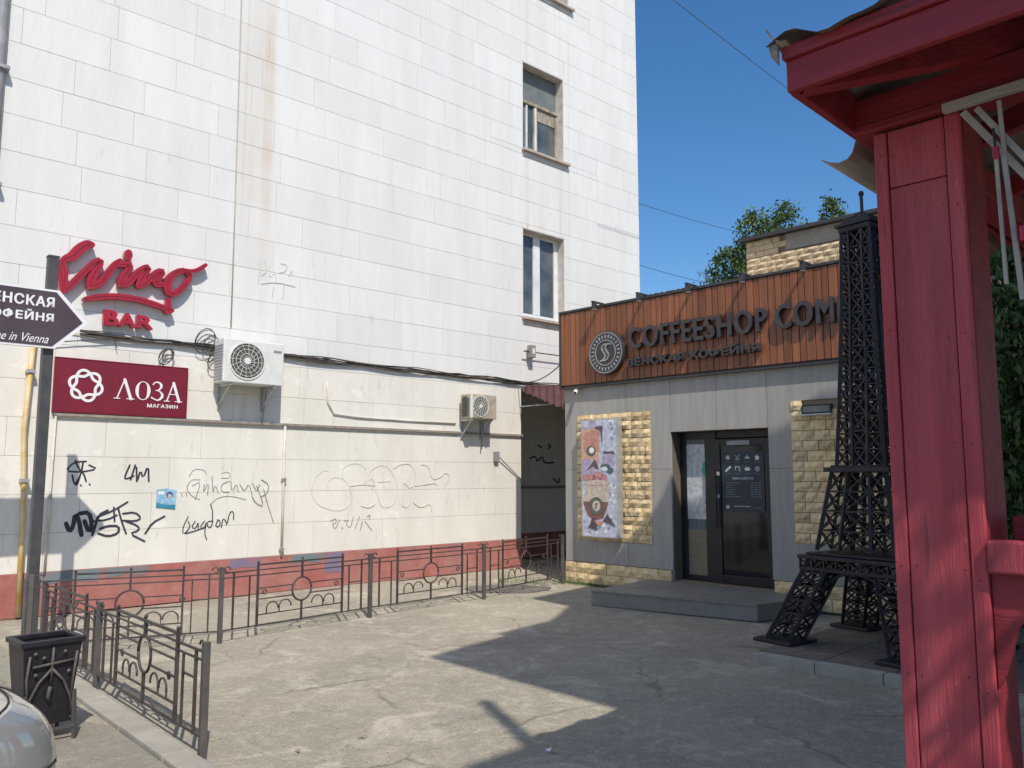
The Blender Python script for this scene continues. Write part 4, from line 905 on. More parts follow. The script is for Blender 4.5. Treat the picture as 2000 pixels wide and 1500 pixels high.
def corner_path(z):    # half diagonal of the outer corner at height z above its base
    T = [(0, 1.06), (.78, .63), (.80, .57), (1.60, .39), (1.62, .345), (2.4, .285), (3.2, .235), (3.98, .205)]
    for (a, ra), (b, rb) in zip(T, T[1:]):
        if a <= z <= b: return ra + (rb - ra) * (z - a) / (b - a)
    return T[-1][1]
def inner(z):          # leg thickness
    T = [(0, .24), (.78, .24), (1.6, .17), (2.4, .12), (3.98, .075)]
    for (a, ra), (b, rb) in zip(T, T[1:]):
        if a <= z <= b: return ra + (rb - ra) * (z - a) / (b - a)
    return .07
def corner(sx, sy, z, kx, ky):   # kx, ky in 0/1: 0 outer, 1 inner edge of the leg
    h = corner_path(z) * HD; tk = inner(z); return Vector((sx * (h - kx * tk), sy * (h - ky * tk), z))
def lev(a, b, n): return [a + (b - a) * i / n for i in range(n + 1)]
for (za, zb, n, thick) in ((0.02, .78, 6, .030), (.86, 1.60, 4, .026), (1.66, 3.95, 15, .023)):
    for sx in (-1, 1):
        for sy in (-1, 1):
            chord = MB(); lat = MB()
            Z = lev(za, zb, n)
            for kx, ky in ((0, 0), (1, 0), (0, 1), (1, 1)):
                for z_a, z_b in zip(Z, Z[1:]): chord.bar(corner(sx, sy, z_a, kx, ky), corner(sx, sy, z_b, kx, ky), thick * (1.35 if (kx, ky) == (0, 0) else 1))
            for z_a, z_b in zip(Z, Z[1:]):
                for (p, q) in (((0, 0), (1, 0)), ((0, 0), (0, 1)), ((1, 0), (1, 1)), ((0, 1), (1, 1))):
                    lat.bar(corner(sx, sy, z_a, *p), corner(sx, sy, z_b, *q), thick * .5); lat.bar(corner(sx, sy, z_a, *q), corner(sx, sy, z_b, *p), thick * .5)
                    lat.bar(corner(sx, sy, z_b, *p), corner(sx, sy, z_b, *q), thick * .55)
            b0 = len(chord.v); chord.v += lat.v; chord.f += [tuple(b0 + i for i in f) for f in lat.f]; chord.build('leg', 'iron', tower)
# face lattices between legs
for (za, zb, n, thick) in ((.86, 1.60, 4, .016), (1.66, 3.95, 14, .015)):
    for f in range(4):
        mb = MB(); Z = lev(za, zb, n)
        for z_a, z_b in zip(Z, Z[1:]):
            def fp(z, s_):
                h = corner_path(z) * HD - .008; m_ = max(.01, h - inner(z))
                c = [(s_ * m_, -h), (h, s_ * m_), (-s_ * m_, h), (-h, -s_ * m_)][f]; return Vector((c[0], c[1], z))
            mb.bar(fp(z_a, -1), fp(z_b, 1), thick); mb.bar(fp(z_a, 1), fp(z_b, -1), thick); mb.bar(fp(z_b, -1), fp(z_b, 1), thick)
        mb.build('lattice', 'iron', tower)
def deck(z, h, t_, name='deck'):
    s_ = h * HD; mb = MB(); mb.box(-s_, s_, -s_, s_, z, z + t_); return mb.build(name, 'iron', tower, bevel=.004)
deck(.78, .74, .035); 
s_ = .71 * HD
for f in range(4):
    c, s2 = cos(f * pi / 2), sin(f * pi / 2); mb = MB()
    def R(x, y, z): return (x * c - y * s2, x * s2 + y * c, z)
    for k in range(9):
        x_ = -s_ + 2 * s_ * k / 8; mb.bar(R(x_, -s_, .69), R(x_, -s_, .78), .018)
        if k < 8: mb.bar(R(x_, -s_, .69), R(x_ + s_ / 4, -s_, .78), .010); mb.bar(R(x_, -s_, .78), R(x_ + s_ / 4, -s_, .69), .010)
    mb.bar(R(-s_, -s_, .69), R(s_, -s_, .69), .030); mb.build('girder', 'iron', tower)
    # arch under the first deck
    mb = MB(); pr = None
    for k in range(17):
        a = pi * k / 16; x_ = -.36 * cos(a); z_ = .36 + .31 * sin(a)
        q = R(x_, -s_ + .10, z_)
        if pr: mb.bar(pr, q, .026); 
        if pr and 3 < k < 14 and k % 2: mb.bar(q, R(x_, -s_ + .04, .69), .010)
        pr = q
    mb.build('arch', 'iron', tower)
deck(.82, .66, .02); deck(1.60, .47, .045); deck(1.645, .40, .02); deck(3.95, .235, .05); deck(4.0, .27, .03); deck(4.03, .20, .05)
for sx in (-1, 1):
    for sy in (-1, 1):
        p = corner(sx, sy, .02, .5, .5); MB().box(p.x - .21, p.x + .21, p.y - .21, p.y + .21, 0, .035).build('foot', 'iron', tower, bevel=.008)
mb = MB()
for sx in (-1, 1):
    for sy in (-1, 1): mb.bar((sx * .10, sy * .10, 4.08), (0, 0, 4.16), .014)
mb.tube([(0, 0, 4.08), (0, 0, 4.32)], .016, 8); mb.build('antenna', 'iron', tower); MB().lathe([(.004, 4.31), (.024, 4.325), (.028, 4.345), (.018, 4.365), (.004, 4.372)], k=10).build('antenna_tip', 'iron', tower, smooth=True)

# ================================================================== fences
def fence(name, label, posts, ph, rail_z=.0, kerb=0.0):
    t = thing(name, label, 'fence', (posts[0][0], posts[0][1], kerb), 0)
    o0 = Vector((posts[0][0], posts[0][1], 0))
    for i, p in enumerate(posts):
        q = Vector((p[0], p[1], 0)) - o0; d = Vector(posts[min(i + 1, len(posts) - 1)][:2] + (0,)) - Vector(posts[max(i - 1, 0)][:2] + (0,)); a = atan2(d.y, d.x)
        po = MB().box(-.021, .021, -.021, .021, -.05, ph).build('post', 'fencepost', t, bevel=.004); po.location = q; po.rotation_euler = (0, 0, a)
    for p, q in zip(posts, posts[1:]):
        P = Vector((p[0], p[1], 0)) - o0; d = Vector((q[0] - p[0], q[1] - p[1], 0)); L = d.length; a = atan2(d.y, d.x)
        H = ph
        def put(mb, nm, sm=False):
            o = mb.build(nm, 'fence', t, smooth=sm); o.location = P; o.rotation_euler = (0, 0, a)
        xa, xb, xm = .215 * L, .785 * L, .5 * L; e = .028
        def hb(x0, x1, z, th=.014): put(MB().box(x0, x1, -th / 2, th / 2, z - th / 2, z + th / 2), 'rail')
        def vb(x, z0, z1, th=.016): put(MB().box(x - th / 2, x + th / 2, -th / 2 - .001, th / 2 + .001, z0, z1), 'bar')
        hb(xa, xb, H - .012, .018); hb(xa, xb, H - .065, .012); hb(e, xa, H - .065); hb(xb, L - e, H - .065); hb(xa, xb, H - .12, .012)
        hb(e, xa, H - .115, .012); hb(xb, L - e, H - .115, .012)
        vb(xa, .10, H + .0, .020); vb(xb, .10, H + .0, .020)
        for x in (.07 * L, .93 * L): vb(x, .10, H - .07)
        for x in (.165 * L, .835 * L): vb(x, .10, H - .12, .013)
        hb(e, L - e, .11, .014); hb(xa, xb, .215, .012)
        hb(xa, xm - .10, .485, .012); hb(xm + .10, xb, .485, .012); hb(xa, xm - .10, .375, .012); hb(xm + .10, xb, .375, .012)
        hb(.07 * L, .165 * L, .43, .012); hb(.835 * L, .93 * L, .43, .012)
        put(MB().tube([(xm + .125 * cos(2 * pi * k / 24), 0, .43 + .125 * sin(2 * pi * k / 24)) for k in range(25)], .0105, 6), 'ring', True)
        vb(xm, .55, H - .012, .020); vb(xm, .10, .31, .018)
        for x in (xa, xb, xm):
            put(MB().lathe([(.004, H), (.010, H + .006), (.014, H + .018), (.009, H + .028), (.003, H + .032)], (x, 0), 10), 'finial', True)
        for s_ in (-1, 1):
            for j, (xo, r) in enumerate(((.21, .075), (.37, .070))):
                cx = xm + s_ * xo
                put(MB().tube([(cx + s_ * r * cos(a2_), 0, .27 + r * sin(a2_) * .9) for a2_ in [(-.2 + 3.5 * k / 12) for k in range(13)]], .0075, 5), 'scroll', True)
                vb(cx + s_ * r, .215, .27, .009)
            put(MB().tube([(xm + s_ * .47 + .028 * cos(k * .6) * (1 - k * .04), 0, H - .30 + .028 * sin(k * .6) * (1 - k * .04)) for k in range(12)], .007, 5), 'scroll', True)
        for x0_, s_ in ((.03, 1), (L - .03, -1)):
            put(MB().tube([(x0_ + s_ * (.035 + .03 * cos(k * .5)), 0, H - .03 + .028 * sin(k * .5)) for k in range(11)], .007, 5), 'scroll', True)
    return t
fence('garden_fence', 'long low wrought fence with rings standing along the white wall', [(-4.45, 7.75), (-2.92, 8.41), (-1.68, 9.91), (-.38, 11.32), (.79, 13.0)], .74)
fence('kerb_fence', 'nearest low wrought fence on the pale kerb behind the litter bin', [(-1.83, 5.05), (-3.25, 6.62), (-4.36, 7.82)], .665)
# kerb beneath the near fence
kd = Vector((-1.42, 1.57, 0)).normalized(); kn = Vector((-kd.y, kd.x, 0))    # kn points to the street side
kb = thing('kerb', 'pale concrete kerb row beneath the nearest fence', 'kerb', (-1.35, 4.52, 0), atan2(kd.y, kd.x))
for k in range(6): MB().box(k * .8 + .004, (k + 1) * .8 - .004, .03, .20, -.03, .030 + .004 * (k % 2)).build('kerb_stone', 'concrete', kb, bevel=.010)
KF = Frame((-1.35, 4.52, 0), (kd.x, kd.y))
def sidewalk(u, v):
    p = KF.w(-3.5 + 9 * u, .205 + 1.15 * v, -.002 + .008 * noise.noise(Vector((u * 9, v * 3, 5)))); return p
struct(MB().grid(sidewalk, 40, 8).build('pavement', 'asphalt2', smooth=True))
tl = thing('tile_strip', 'pinkish paving tiles at the foot of the silver car', 'paving', KF.w(-1.2, 1.36, 0), KF.rz)
for i in range(16):
    for j in range(3):
        MB().box(i * .2 + .003, i * .2 + .197, j * .2 + .003, j * .2 + .197, -.02, .010 + random.uniform(0, .003)).build('tile', 'pinktile' if (i + j) % 2 else 'concrete', tl)

# ================================================================== arrow sign on its pole
pf = Vector((-4.87, 8.49, 0))
t = thing('arrow_signpost', 'dark post with aubergine arrow board reading ВЕНСКАЯ КОФЕЙНЯ', 'signpost', pf, WALL.rz)
MB().box(-.05, .05, -.05, .05, 0, 3.95).build('post', 'pole', t, bevel=.006); MB().box(-.054, .054, -.054, .054, 3.95, 3.97).build('cap', 'pole', t)
MB().box(-.12, .12, -.12, .12, 0, .02).build('base_plate', 'pole', t); MB().box(-.062, .062, -.062, .062, .02, .62).build('sleeve', 'pole', t, bevel=.004)
SF = Frame(pf, (sin(a1), cos(a1))); yb = -.10
def sp(p): return SF.px(p, yb)
tip = sp((172, 632)); tt = sp((117, 568)); tb = sp((107, 681)); L0 = -1.25
zt, zb = tt[1], tb[1]
out = [(L0, zt), (tt[0], zt), tip, (tb[0], zb), (L0, zb)]
MB().prism(out, yb, -.052).build('board_edge', 'white', t)
inn = [(L0 + .02, zt - .022), (tt[0] - .03, zt - .022), (tip[0] - .055, tip[1]), (tb[0] - .03, zb + .022), (L0 + .02, zb + .022)]
bd = MB().prism(inn, yb - .005, yb - .0005).build('board', 'plum', t)
def fit(a, b): return (sp(a)[0], sp(b)[0])
xr = sp((105, 600))[0]; xl = xr - .64
text('lettering', 'ВЕНСКАЯ', 'white', bd, xl, xr, zt - .19, zt - .085, yb - .010, .004, .0045, space=1.12)
text('lettering', 'КОФЕЙНЯ', 'white', bd, xl - .0, xr, zt - .345, zt - .235, yb - .010, .004, .0045, space=1.12)
text('lettering', 'Welcome in Vienna', 'white', bd, xr - .78, xr - .03, zb + .045, zb + .135, yb - .010, .004, .0, .45)

# ================================================================== litter bin
bin_ = thing('litter_bin', 'black cast iron litter bin with pointed arch ornament by the kerb fence', 'litter bin', (-3.0, 5.42, 0), radians(46))
def frust(z0, z1, a0, b0, a1_, b1_, wall=.012):
    mb = MB(); V_ = lambda a, b, z: [(-a, -b, z), (a, -b, z), (a, b, z), (-a, b, z)]
    R_ = [V_(a0, b0, z0), V_(a1_, b1_, z1), V_(a1_ - wall, b1_ - wall, z1), V_(a0 - wall, b0 - wall, z0 + .03)]
    for r in R_: mb.v += r
    for i in range(3):
        for q in range(4): j = (q + 1) % 4; mb.f.append((i * 4 + q, i * 4 + j, i * 4 + 4 + j, i * 4 + 4 + q))
    mb.f.append((3, 2, 1, 0)); mb.f.append((12, 13, 14, 15)); return mb
frust(.10, .60, .125, .11, .170, .155).build('bucket', 'iron', bin_)
mb = MB(); a, b = .185, .170
for x0, x1, y0_, y1_ in ((-a, a, -b, -b + .035), (-a, a, b - .035, b), (-a, -a + .035, -b + .035, b - .035), (a - .035, a, -b + .035, b - .035)): mb.box(x0, x1, y0_, y1_, .595, .628)
mb.build('rim', 'iron', bin_, bevel=.005)
def ff(x, z): return (x, -.113 - (z - .10) * .09 - .012, z)
for nm, pts in (('arch', [(-.13, .14), (-.12, .26), (-.07, .37), (0, .45)]), ('arch', [(.13, .14), (.12, .26), (.07, .37), (0, .45)]), ('crossbar', [(-.11, .47), (.13, .49)]), ('stem', [(0, .58), (0, .34)]), ('scroll', [(-.13, .54), (-.14, .40), (-.12, .20)]), ('scroll', [(.14, .54), (.13, .40), (.12, .20)]), ('drop', [(0, .34), (-.012, .28), (0, .25)])):
    MB().tube([ff(*p) for p in pts], .009 if nm != 'drop' else .014, 6).build(nm, 'fencepost', bin_, smooth=True)
for x_, z_ in ((-.1, .55), (.07, .545), (-.05, .52), (.1, .42), (-.09, .42), (.0, .50)): MB().lathe([(.002, -.01), (.013, 0), (.002, .01)], k=8, axis='y').build('rivet', 'fencepost', bin_).location = ff(x_, z_)
for sx in (-1, 1):
    mb = MB(); mb.bar((sx * .15, -.16, 0), (sx * .14, -.145, .30), .020); mb.bar((sx * .15, .16, 0), (sx * .14, .145, .30), .020); mb.bar((sx * .15, -.16, .10), (sx * .15, .16, .10), .016); mb.build('leg', 'fencepost', bin_)
MB().bar((-.15, -.16, .08), (.15, -.16, .08), .016).build('stretcher', 'fencepost', bin_)

# ================================================================== parked car (only its corner is in the frame)
ca = radians(48)
car = thing('parked_car', 'silver beige car whose front corner and headlight enter at the lower left', 'car', (-3.47, 2.02, 0), ca)
secs = [  # x, half width, z bottom, z shoulder, z top(centre), top half width
    (2.02, .62, .30, .62, .68, .50), (1.99, .76, .24, .74, .80, .60), (1.90, .83, .20, .84, .89, .66), (1.66, .865, .18, .89, .94, .70), (1.2, .88, .18, .92, .98, .72), (.75, .88, .18, .93, 1.01, .72),
    (.45, .88, .18, .92, 1.12, .66), (-.05, .88, .18, .93, 1.42, .58), (-.9, .88, .18, .94, 1.47, .56), (-1.5, .87, .18, .95, 1.30, .56), (-1.95, .85, .2, .95, 1.02, .62), (-2.3, .78, .25, .88, .92, .6), (-2.38, .66, .32, .7, .72, .5)]
mb = MB(); prof_n = 15
for (x, hw, zb_, zs, zt_, tw_) in secs:
    half = [(hw * .86, zb_), (hw * .985, zb_ + .10), (hw, zb_ + (zs - zb_) * .55), (hw * .975, zs - .05), (hw * .93, zs), (tw_ + .03 if zt_ > 1.05 else tw_ * 1.1, zs + (zt_ - zs) * .5), (tw_ * .9, zs + (zt_ - zs) * .93), (0, zt_)]
    ring = [(-a, b) for a, b in half] + [(a, b) for a, b in reversed(half[:-1])]
    mb.v += [(x, a, b) for a, b in ring]
n = prof_n
for i in range(len(secs) - 1):
    for q in range(n): j = (q + 1) % n; mb.f.append((i * n + q, (i + 1) * n + q, (i + 1) * n + j, i * n + j))
mb.f.append(tuple(range(n))); mb.f.append(tuple(reversed([(len(secs) - 1) * n + q for q in range(n)])))
body = mb.build('body', 'carpaint', car, smooth=True); md = body.modifiers.new('s', 'SUBSURF'); md.levels = 2; md.render_levels = 2
def surf(x, y):  # top skin height near the front
    for (a, b) in zip(secs, secs[1:]):
        if b[0] <= x <= a[0]:
            f = (a[0] - x) / (a[0] - b[0]); S_ = [p + (q - p) * f for p, q in zip(a, b)]
            k = min(1, abs(y) / S_[1]); return S_[3] + (S_[4] - S_[3]) * max(0, 1 - (k / .93) ** 2)
    return .6
bpy.context.view_layer.update()
dg = bpy.context.evaluated_depsgraph_get(); bev = body.evaluated_get(dg)
def skin(az, el, side, off=.005):
    c_ = Vector((1.40, side * .42, .60)); d = Vector((cos(el) * cos(az), side * cos(el) * sin(az), sin(el)))
    ok, lo, no_, _ = bev.ray_cast(c_ + d * 2, -d)
    return tuple(lo + d * off) if ok else tuple(c_ + d * .5)
for s_ in (-1, 1):
    MB().grid(lambda u, v: skin(radians(4 + 58 * u), radians(6 + 26 * v * (1 - .35 * u)), s_), 14, 8).build('headlight', 'headlight', car, smooth=True)
    for a0, a1__, e0, e1 in ((3, 64, 33, 24), (3, 64, 5, 5), (3, 3, 5, 33), (64, 64, 5, 24)):
        MB().tube([skin(radians(a0 + (a1__ - a0) * k / 12), radians(e0 + (e1 - e0) * k / 12), s_, .003) for k in range(13)], .004, 5).build('trim_line', 'rubber', car)
    MB().tube([skin(radians(66 + 30 * k / 12), radians(26 + 22 * k / 12), s_, .001) for k in range(13)], .004, 5).build('bonnet_seam', 'rubber', car)
    MB().tube([skin(radians(72), radians(26 - 60 * k / 12), s_, .001) for k in range(13)], .004, 5).build('bumper_seam', 'rubber', car)
for s_ in ():
    hl = MB().grid(lambda u, v: (1.55 + .40 * u, s_ * (.55 + .24 * v) * (1 - .10 * u), surf(1.55 + .40 * u, .62 + .1 * v) + .006 - .05 * u * u - .06 * v * v), 8, 6).build('headlight', 'headlight', car, smooth=True)
MB().box(1.955, 2.035, -.36, .36, .40, .54).build('grille', 'rubber', car, bevel=.01)
for sx in (1.32, -1.35):
    for sy in (-1, 1):
        wh = bpy.data.objects.new('wheel', MB().lathe([(.20, -.10), (.30, -.10), (.32, -.07), (.32, .07), (.30, .10), (.20, .10)], k=28, axis='y').mesh('wheel', 'rubber')); COL.objects.link(wh); wh.parent = car; wh.location = (sx, sy * .80, .32)
        MB().lathe([(.05, -.105), (.21, -.09), (.21, .09), (.05, .105)], k=20, axis='y').build('rim', 'zinc', wh)
for s_ in (-1, 1): MB().prism([(.40, .97), (-.02, 1.36), (-.88, 1.40), (-1.45, 1.22), (-1.62, .99)], s_ * .73 - .06, s_ * .73 + .06).build('window', 'carglass', car)
MB().grid(lambda u, v: (.52 - .50 * v, (-.62 + 1.24 * u) * (1 - .1 * v), 1.03 + .36 * v + .03), 6, 4).build('windscreen', 'carglass', car)

# ================================================================== red pavilion
gz = thing('red_pavilion', 'red painted timber pavilion with boxed corner post, eaves and wavy metal roof', 'pavilion', GAZ.o, GAZ.rz)
PX0, PX1, PY0, PY1 = .093, .415, .56, .83
post = MB().box(PX0 + .022, PX1 - .022, PY0 + .022, PY1 - .005, -.2, 3.05).build('corner_post', 'seam', gz)
def board(parent, x0, x1, y0, y1, z0, z1, m_='red', nm='board', bv=.005): return MB().box(x0, x1, y0, y1, z0, z1).build(nm, m_, parent, bevel=bv)
board(post, PX0, PX0 + .050, PY0, PY0 + .03, -.2, 3.04); board(post, PX1 - .054, PX1, PY0, PY0 + .03, -.2, 3.04)
board(post, PX0 + .053, PX1 - .057, PY0 + .006, PY0 + .028, -.2, 2.800); board(post, PX0 + .053, PX1 - .057, PY0 + .006, PY0 + .028, 2.804, 3.04)
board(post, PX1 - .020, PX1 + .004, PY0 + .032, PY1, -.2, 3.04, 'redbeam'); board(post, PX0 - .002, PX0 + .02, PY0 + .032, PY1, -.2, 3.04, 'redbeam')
for z_ in (2.95, 2.70, 2.2, 1.75, 1.3, .9):
    for x_ in (PX0 + .025, PX1 - .027, PX0 + .075, PX1 - .08):
        sc_ = MB().prism(circle(0, 0, .0030, 8), -.0012, .001).build('screw', 'seam', post); sc_.location = (x_ + random.uniform(-.006, .006), PY0 + (0 if x_ in (PX0 + .025, PX1 - .027) else .006), z_ + random.uniform(-.03, .03))
# head beams and further posts
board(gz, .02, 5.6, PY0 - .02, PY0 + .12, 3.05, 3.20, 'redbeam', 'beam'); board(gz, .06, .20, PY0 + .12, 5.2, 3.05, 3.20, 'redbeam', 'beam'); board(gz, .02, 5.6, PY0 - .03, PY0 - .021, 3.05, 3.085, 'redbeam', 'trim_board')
for x_, y_ in ((5.2, .56), (.115, 4.9), (5.2, 4.9)):
    MB().box(x_, x_ + .30, y_, y_ + .27, 0, 3.05).build('post', 'red', gz, bevel=.006)
board(gz, 0.0, 5.9, .0, .035, 3.065, 3.185, 'redbeam', 'fascia'); board(gz, -.008, 5.9, -.018, .034, 3.187, 3.235, 'redbeam', 'fascia')
board(gz, -.004, .030, .036, 5.7, 3.065, 3.185, 'redbeam', 'fascia'); board(gz, -.018, .030, .036, 5.7, 3.187, 3.235, 'redbeam', 'fascia')
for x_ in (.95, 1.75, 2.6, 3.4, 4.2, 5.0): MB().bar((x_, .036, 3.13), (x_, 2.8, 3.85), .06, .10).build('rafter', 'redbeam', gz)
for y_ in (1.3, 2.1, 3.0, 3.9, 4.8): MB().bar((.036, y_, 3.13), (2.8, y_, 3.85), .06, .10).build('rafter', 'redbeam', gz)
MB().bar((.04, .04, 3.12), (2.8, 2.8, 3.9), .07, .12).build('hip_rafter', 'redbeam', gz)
def roof_h(x, y):
    d = min(x, y, 5.9 - x, 5.7 - y); return 3.245 + max(-.1, d) * .27
def tin(u, v):
    x = -.05 + 6.0 * u; y = -.06 + 5.85 * v; d = min(x, y)
    wv = .030 * max(0, 1 - abs(d) * 1.2) * (sin((x if y < x else y) * 15.5 + 1.2) + .5 * sin((x if y < x else y) * 31)) 
    return (x, y, roof_h(x, y) + wv * .8 + .010)
MB().grid(tin, 150, 110).build('roof_sheet', 'roofmetal', gz, smooth=True)
# upturned tip of the roof sheet at the corner
MB().grid(lambda u, v: (.03 - .075 * u, -.055 + .08 * v * (1 - u), 3.238 + .075 * u ** 2.2 - .015 * v), 6, 3).build('roof_tip', 'sheetmetal', gz, smooth=True)
MB().prism([(-.045, 3.25), (-.035, 3.20), (-.009, 3.16), (-.009, 3.24)], -.045, -.030).build('roof_tip', 'roofmetal', gz)
# flared sheet-metal apron on the left side behind the post
y0_ = .92
pr = [GAZ.px(p, y0_) for p in ((1676, 256), (1671, 278), (1666, 297), (1656, 311), (1640, 319), (1622, 319), (1604, 314))]
pr = [(pr[0][0] + .16, pr[0][1] + .0)] + pr
def apron(u, v):
    k = u * (len(pr) - 1); i = min(int(k), len(pr) - 2); f = k - i
    return (pr[i][0] + (pr[i + 1][0] - pr[i][0]) * f, y0_ + 2.3 * v, pr[i][1] + (pr[i + 1][1] - pr[i][1]) * f)
ap = MB().grid(apron, 28, 6).build('flared_apron', 'sheetmetal', gz, smooth=True); md = ap.modifiers.new('t', 'SOLIDIFY'); md.thickness = .004
# rail on the right of the post
rail = MB().box(PX1 + .006, 5.2, PY0 - .03, PY0 + .08, 1.305, 1.422).build('handrail', 'red', gz, bevel=.010)
for k in range(12): MB().box(PX1 + .36 + k * .38, PX1 + .40 + k * .38, PY0 + .01, PY0 + .04, .12, 1.305).build('baluster', 'red', gz, bevel=.004)
MB().box(PX1, 5.2, PY0, PY0 + .06, .05, .15).build('bottom_rail', 'red', gz)
MB().prism([(PX1 + .006, 1.30), (PX1 + .30, 1.30), (PX1 + .20, 1.25), (PX1 + .08, 1.12), (PX1 + .03, .95), (PX1 + .006, .9)], PY0 + .02, PY0 + .05).build('brace', 'redbeam', gz)
board(gz, .44, 5.2, PY1 - .02, PY1 + .02, 1.40, 1.50, 'redbeam', 'trim_board')
# unseen roof on slim posts, outline shaped to cast the court and fascia shadows
UZ = 9.0
up = [(1.97, -1.19), (1.72, .11), (1.59, .05), (1.47, 1.02), (.93, 1.95), (.135, 2.08), (-.16, 3.62), (-.08, 3.80), (.08, 3.96), (.2, 4.16), (.1, 4.32), (1.465, 4.54), (1.5, 4.64), (1.64, 4.68), (2.0, 4.66), (5.6, 4.66), (5.6, -1.30), (5.36, -1.30), (5.36, -2.9), (4.36, -2.9), (4.36, -1.30)]
MB().slab(up, UZ, UZ + .12).build('shadow_roof', 'roofmetal', gz)
for x_, y_ in ((2.3, .7), (5.2, .7), (.6, 3.4), (5.2, 4.3)): MB().tube([(x_, y_, 3.4), (x_, y_, UZ)], .05, 8).build('shadow_roof_post', 'redbeam', gz, smooth=True)
# folding white awning frame hung on the pavilion beam
aw = thing('folding_frame', 'grey white folded awning frame hanging under the pavilion beam', 'awning frame', GAZ.w(.37, .50, 3.03), GAZ.rz)
AY = .48
def gp(p, dy=0.0): x_, z_ = GAZ.px(p, AY + dy); return Vector((x_ - .37, AY + dy - .50, z_ - 3.03))
def gb(nm, a, b, w_, m_='greywood', dy=0.0): MB().bar(gp(a, dy), gp(b, dy), w_, w_).build(nm, m_, aw, bevel=.003)
gb('rail', (1842, 214), (2080, 140), .034); gb('arm', (1882, 220), (2060, 400), .026, dy=.03); gb('arm', (1908, 212), (2070, 378), .022, dy=-.005)
gb('rod', (1951, 196), (1962, 300), .014, dy=-.03); gb('rod', (1960, 300), (1998, 585), .017, dy=-.03); gb('rod', (1945, 300), (1966, 555), .013, dy=-.045); gb('rod', (1940, 250), (1945, 300), .008, 'blackframe', dy=-.045); gb('clip', (1944, 287), (1947, 312), .020, 'winered', dy=-.045); gb('clip', (1998, 440), (2000, 470), .020, 'winered', dy=-.045)

# ================================================================== street lamp post behind the viewpoint
h = 8.5
T = Vector((-.19 + .2547 * h, 6.26 - .784 * h, 0))
t = thing('street_lamp', 'tall grey street lamp post standing just behind the viewpoint', 'street lamp', T, 0)
MB().tube([(0, 0, 0), (0, 0, h)], .09, 10, r2=.06).build('pole', 'grey', t, smooth=True); MB().tube([(0, 0, h - .35), (-.50, -.40, h - .30)], .009, 6).build('arm', 'grey', t); MB().tube([(0, 0, h), (0, 0, h + .04)], .045, 10).build('lamp_head', 'grey', t)

# ================================================================== trees
def tree(name, label, loc, h, spread, n, leafm, leaf, seed, trunk_h=.35, columnar=False, clump=26):
    r = random.Random(seed); t = thing(name, label, 'tree', loc, r.uniform(0, 6))
    tr = MB(); tips = []
    tr.tube([(0, 0, -.1), (.03 * h * .3, 0, h * trunk_h), (0, .02 * h, h * .92)], h * .028, 8, r2=h * .006)
    for k in range(12):
        a = k * 2.4; z0_ = h * (trunk_h + (.85 - trunk_h) * k / 12); l = spread * (1 - .5 * k / 12) * .8
        e = (l * cos(a), l * sin(a), z0_ + l * (.5 if not columnar else .8)); tr.tube([(0, 0, z0_), (e[0] * .5, e[1] * .5, z0_ + l * .3), e], h * .009, 5, r2=h * .002); tips.append(e)
    tr.build('trunk', 'bark', t, smooth=True)
    mb = MB(); cl = []
    for k in range(n // clump):
        u = r.random(); z = h * (trunk_h * (.3 if columnar else .8) + (1 - trunk_h * (.3 if columnar else .8)) * u)
        rad = spread * (sqrt(max(0, 1 - (2 * u - .9) ** 2 / 1.25)) if not columnar else (.35 + .65 * (1 - u) ** .6))
        a = r.uniform(0, 2 * pi); q = rad * sqrt(r.uniform(.15, 1)) * r.uniform(.75, 1.12); cl.append(Vector((q * cos(a), q * sin(a), z)))
    for c in cl:
        cr = r.uniform(.10, .24) * spread
        for i in range(clump):
            d = Vector((r.gauss(0, 1), r.gauss(0, 1), r.gauss(0, 1) * (1.4 if columnar else .8))) * cr * .6; p = c + d
            ax = Vector((r.gauss(0, 1), r.gauss(0, 1), r.gauss(0, 1) + (1.5 if columnar else .3))).normalized(); bx = ax.orthogonal().normalized(); bx.rotate(Matrix.Rotation(r.uniform(0, 6), 3, ax))
            s1 = leaf * r.uniform(.6, 1.3); b = len(mb.v)
            mb.v += [tuple(p - ax * s1), tuple(p + bx * s1 * .45), tuple(p + ax * s1), tuple(p - bx * s1 * .45)]; mb.f.append((b, b + 1, b + 2, b + 3))
    mb.build('crown', leafm, t); return t
def sky_at(px, depth): d = ray(*px); return CAM + d * (depth / d.y)
for (px, dep, hh, sp_, n_, sd, lb) in (((1425, 490), 26, 8.6, 1.25, 11000, 3, 'small green tree crown seen left of the rear stone block'), ((1475, 412), 24, 9.2, 1.0, 8000, 4, 'feathery tree top above the left end of the rear stone block'),
                                     ((1530, 402), 25, 9.6, 1.15, 9000, 5, 'bushy tree top above the middle of the rear stone block'), ((1625, 385), 24, 9.4, .75, 6000, 6, 'pointed tree top just left of the iron tower tip')):
    P = sky_at(px, dep); tree('tree', lb, (P.x, P.y, 0), P.z, sp_, n_, 'leaf', .065, sd)
tree('thuja', 'tall dark evergreen filling the gap right of the red post', (5.9, 8.1, 0), 8.6, 1.35, 60000, 'leafdark', .055, 8, .2, True, 40)
tree('thuja', 'second dark evergreen behind at the far right edge', (7.6, 9.0, 0), 9.0, 1.6, 40000, 'leafdark', .06, 9, .2, True, 40)
tree('tree', 'small leafy tree added out of view on the right to shade the pavilion post', (3.0, -.25, 0), 5.7, 1.2, 1500, 'leaf', .075, 12, .55)  # unseen tree, added to dapple the sun on the lower post
hd = thing('hedge', 'low dark hedge under the evergreens right of the pavilion post', 'hedge', (5.0, 5.6, 0), radians(-45))
rh_ = random.Random(2); mb = MB()
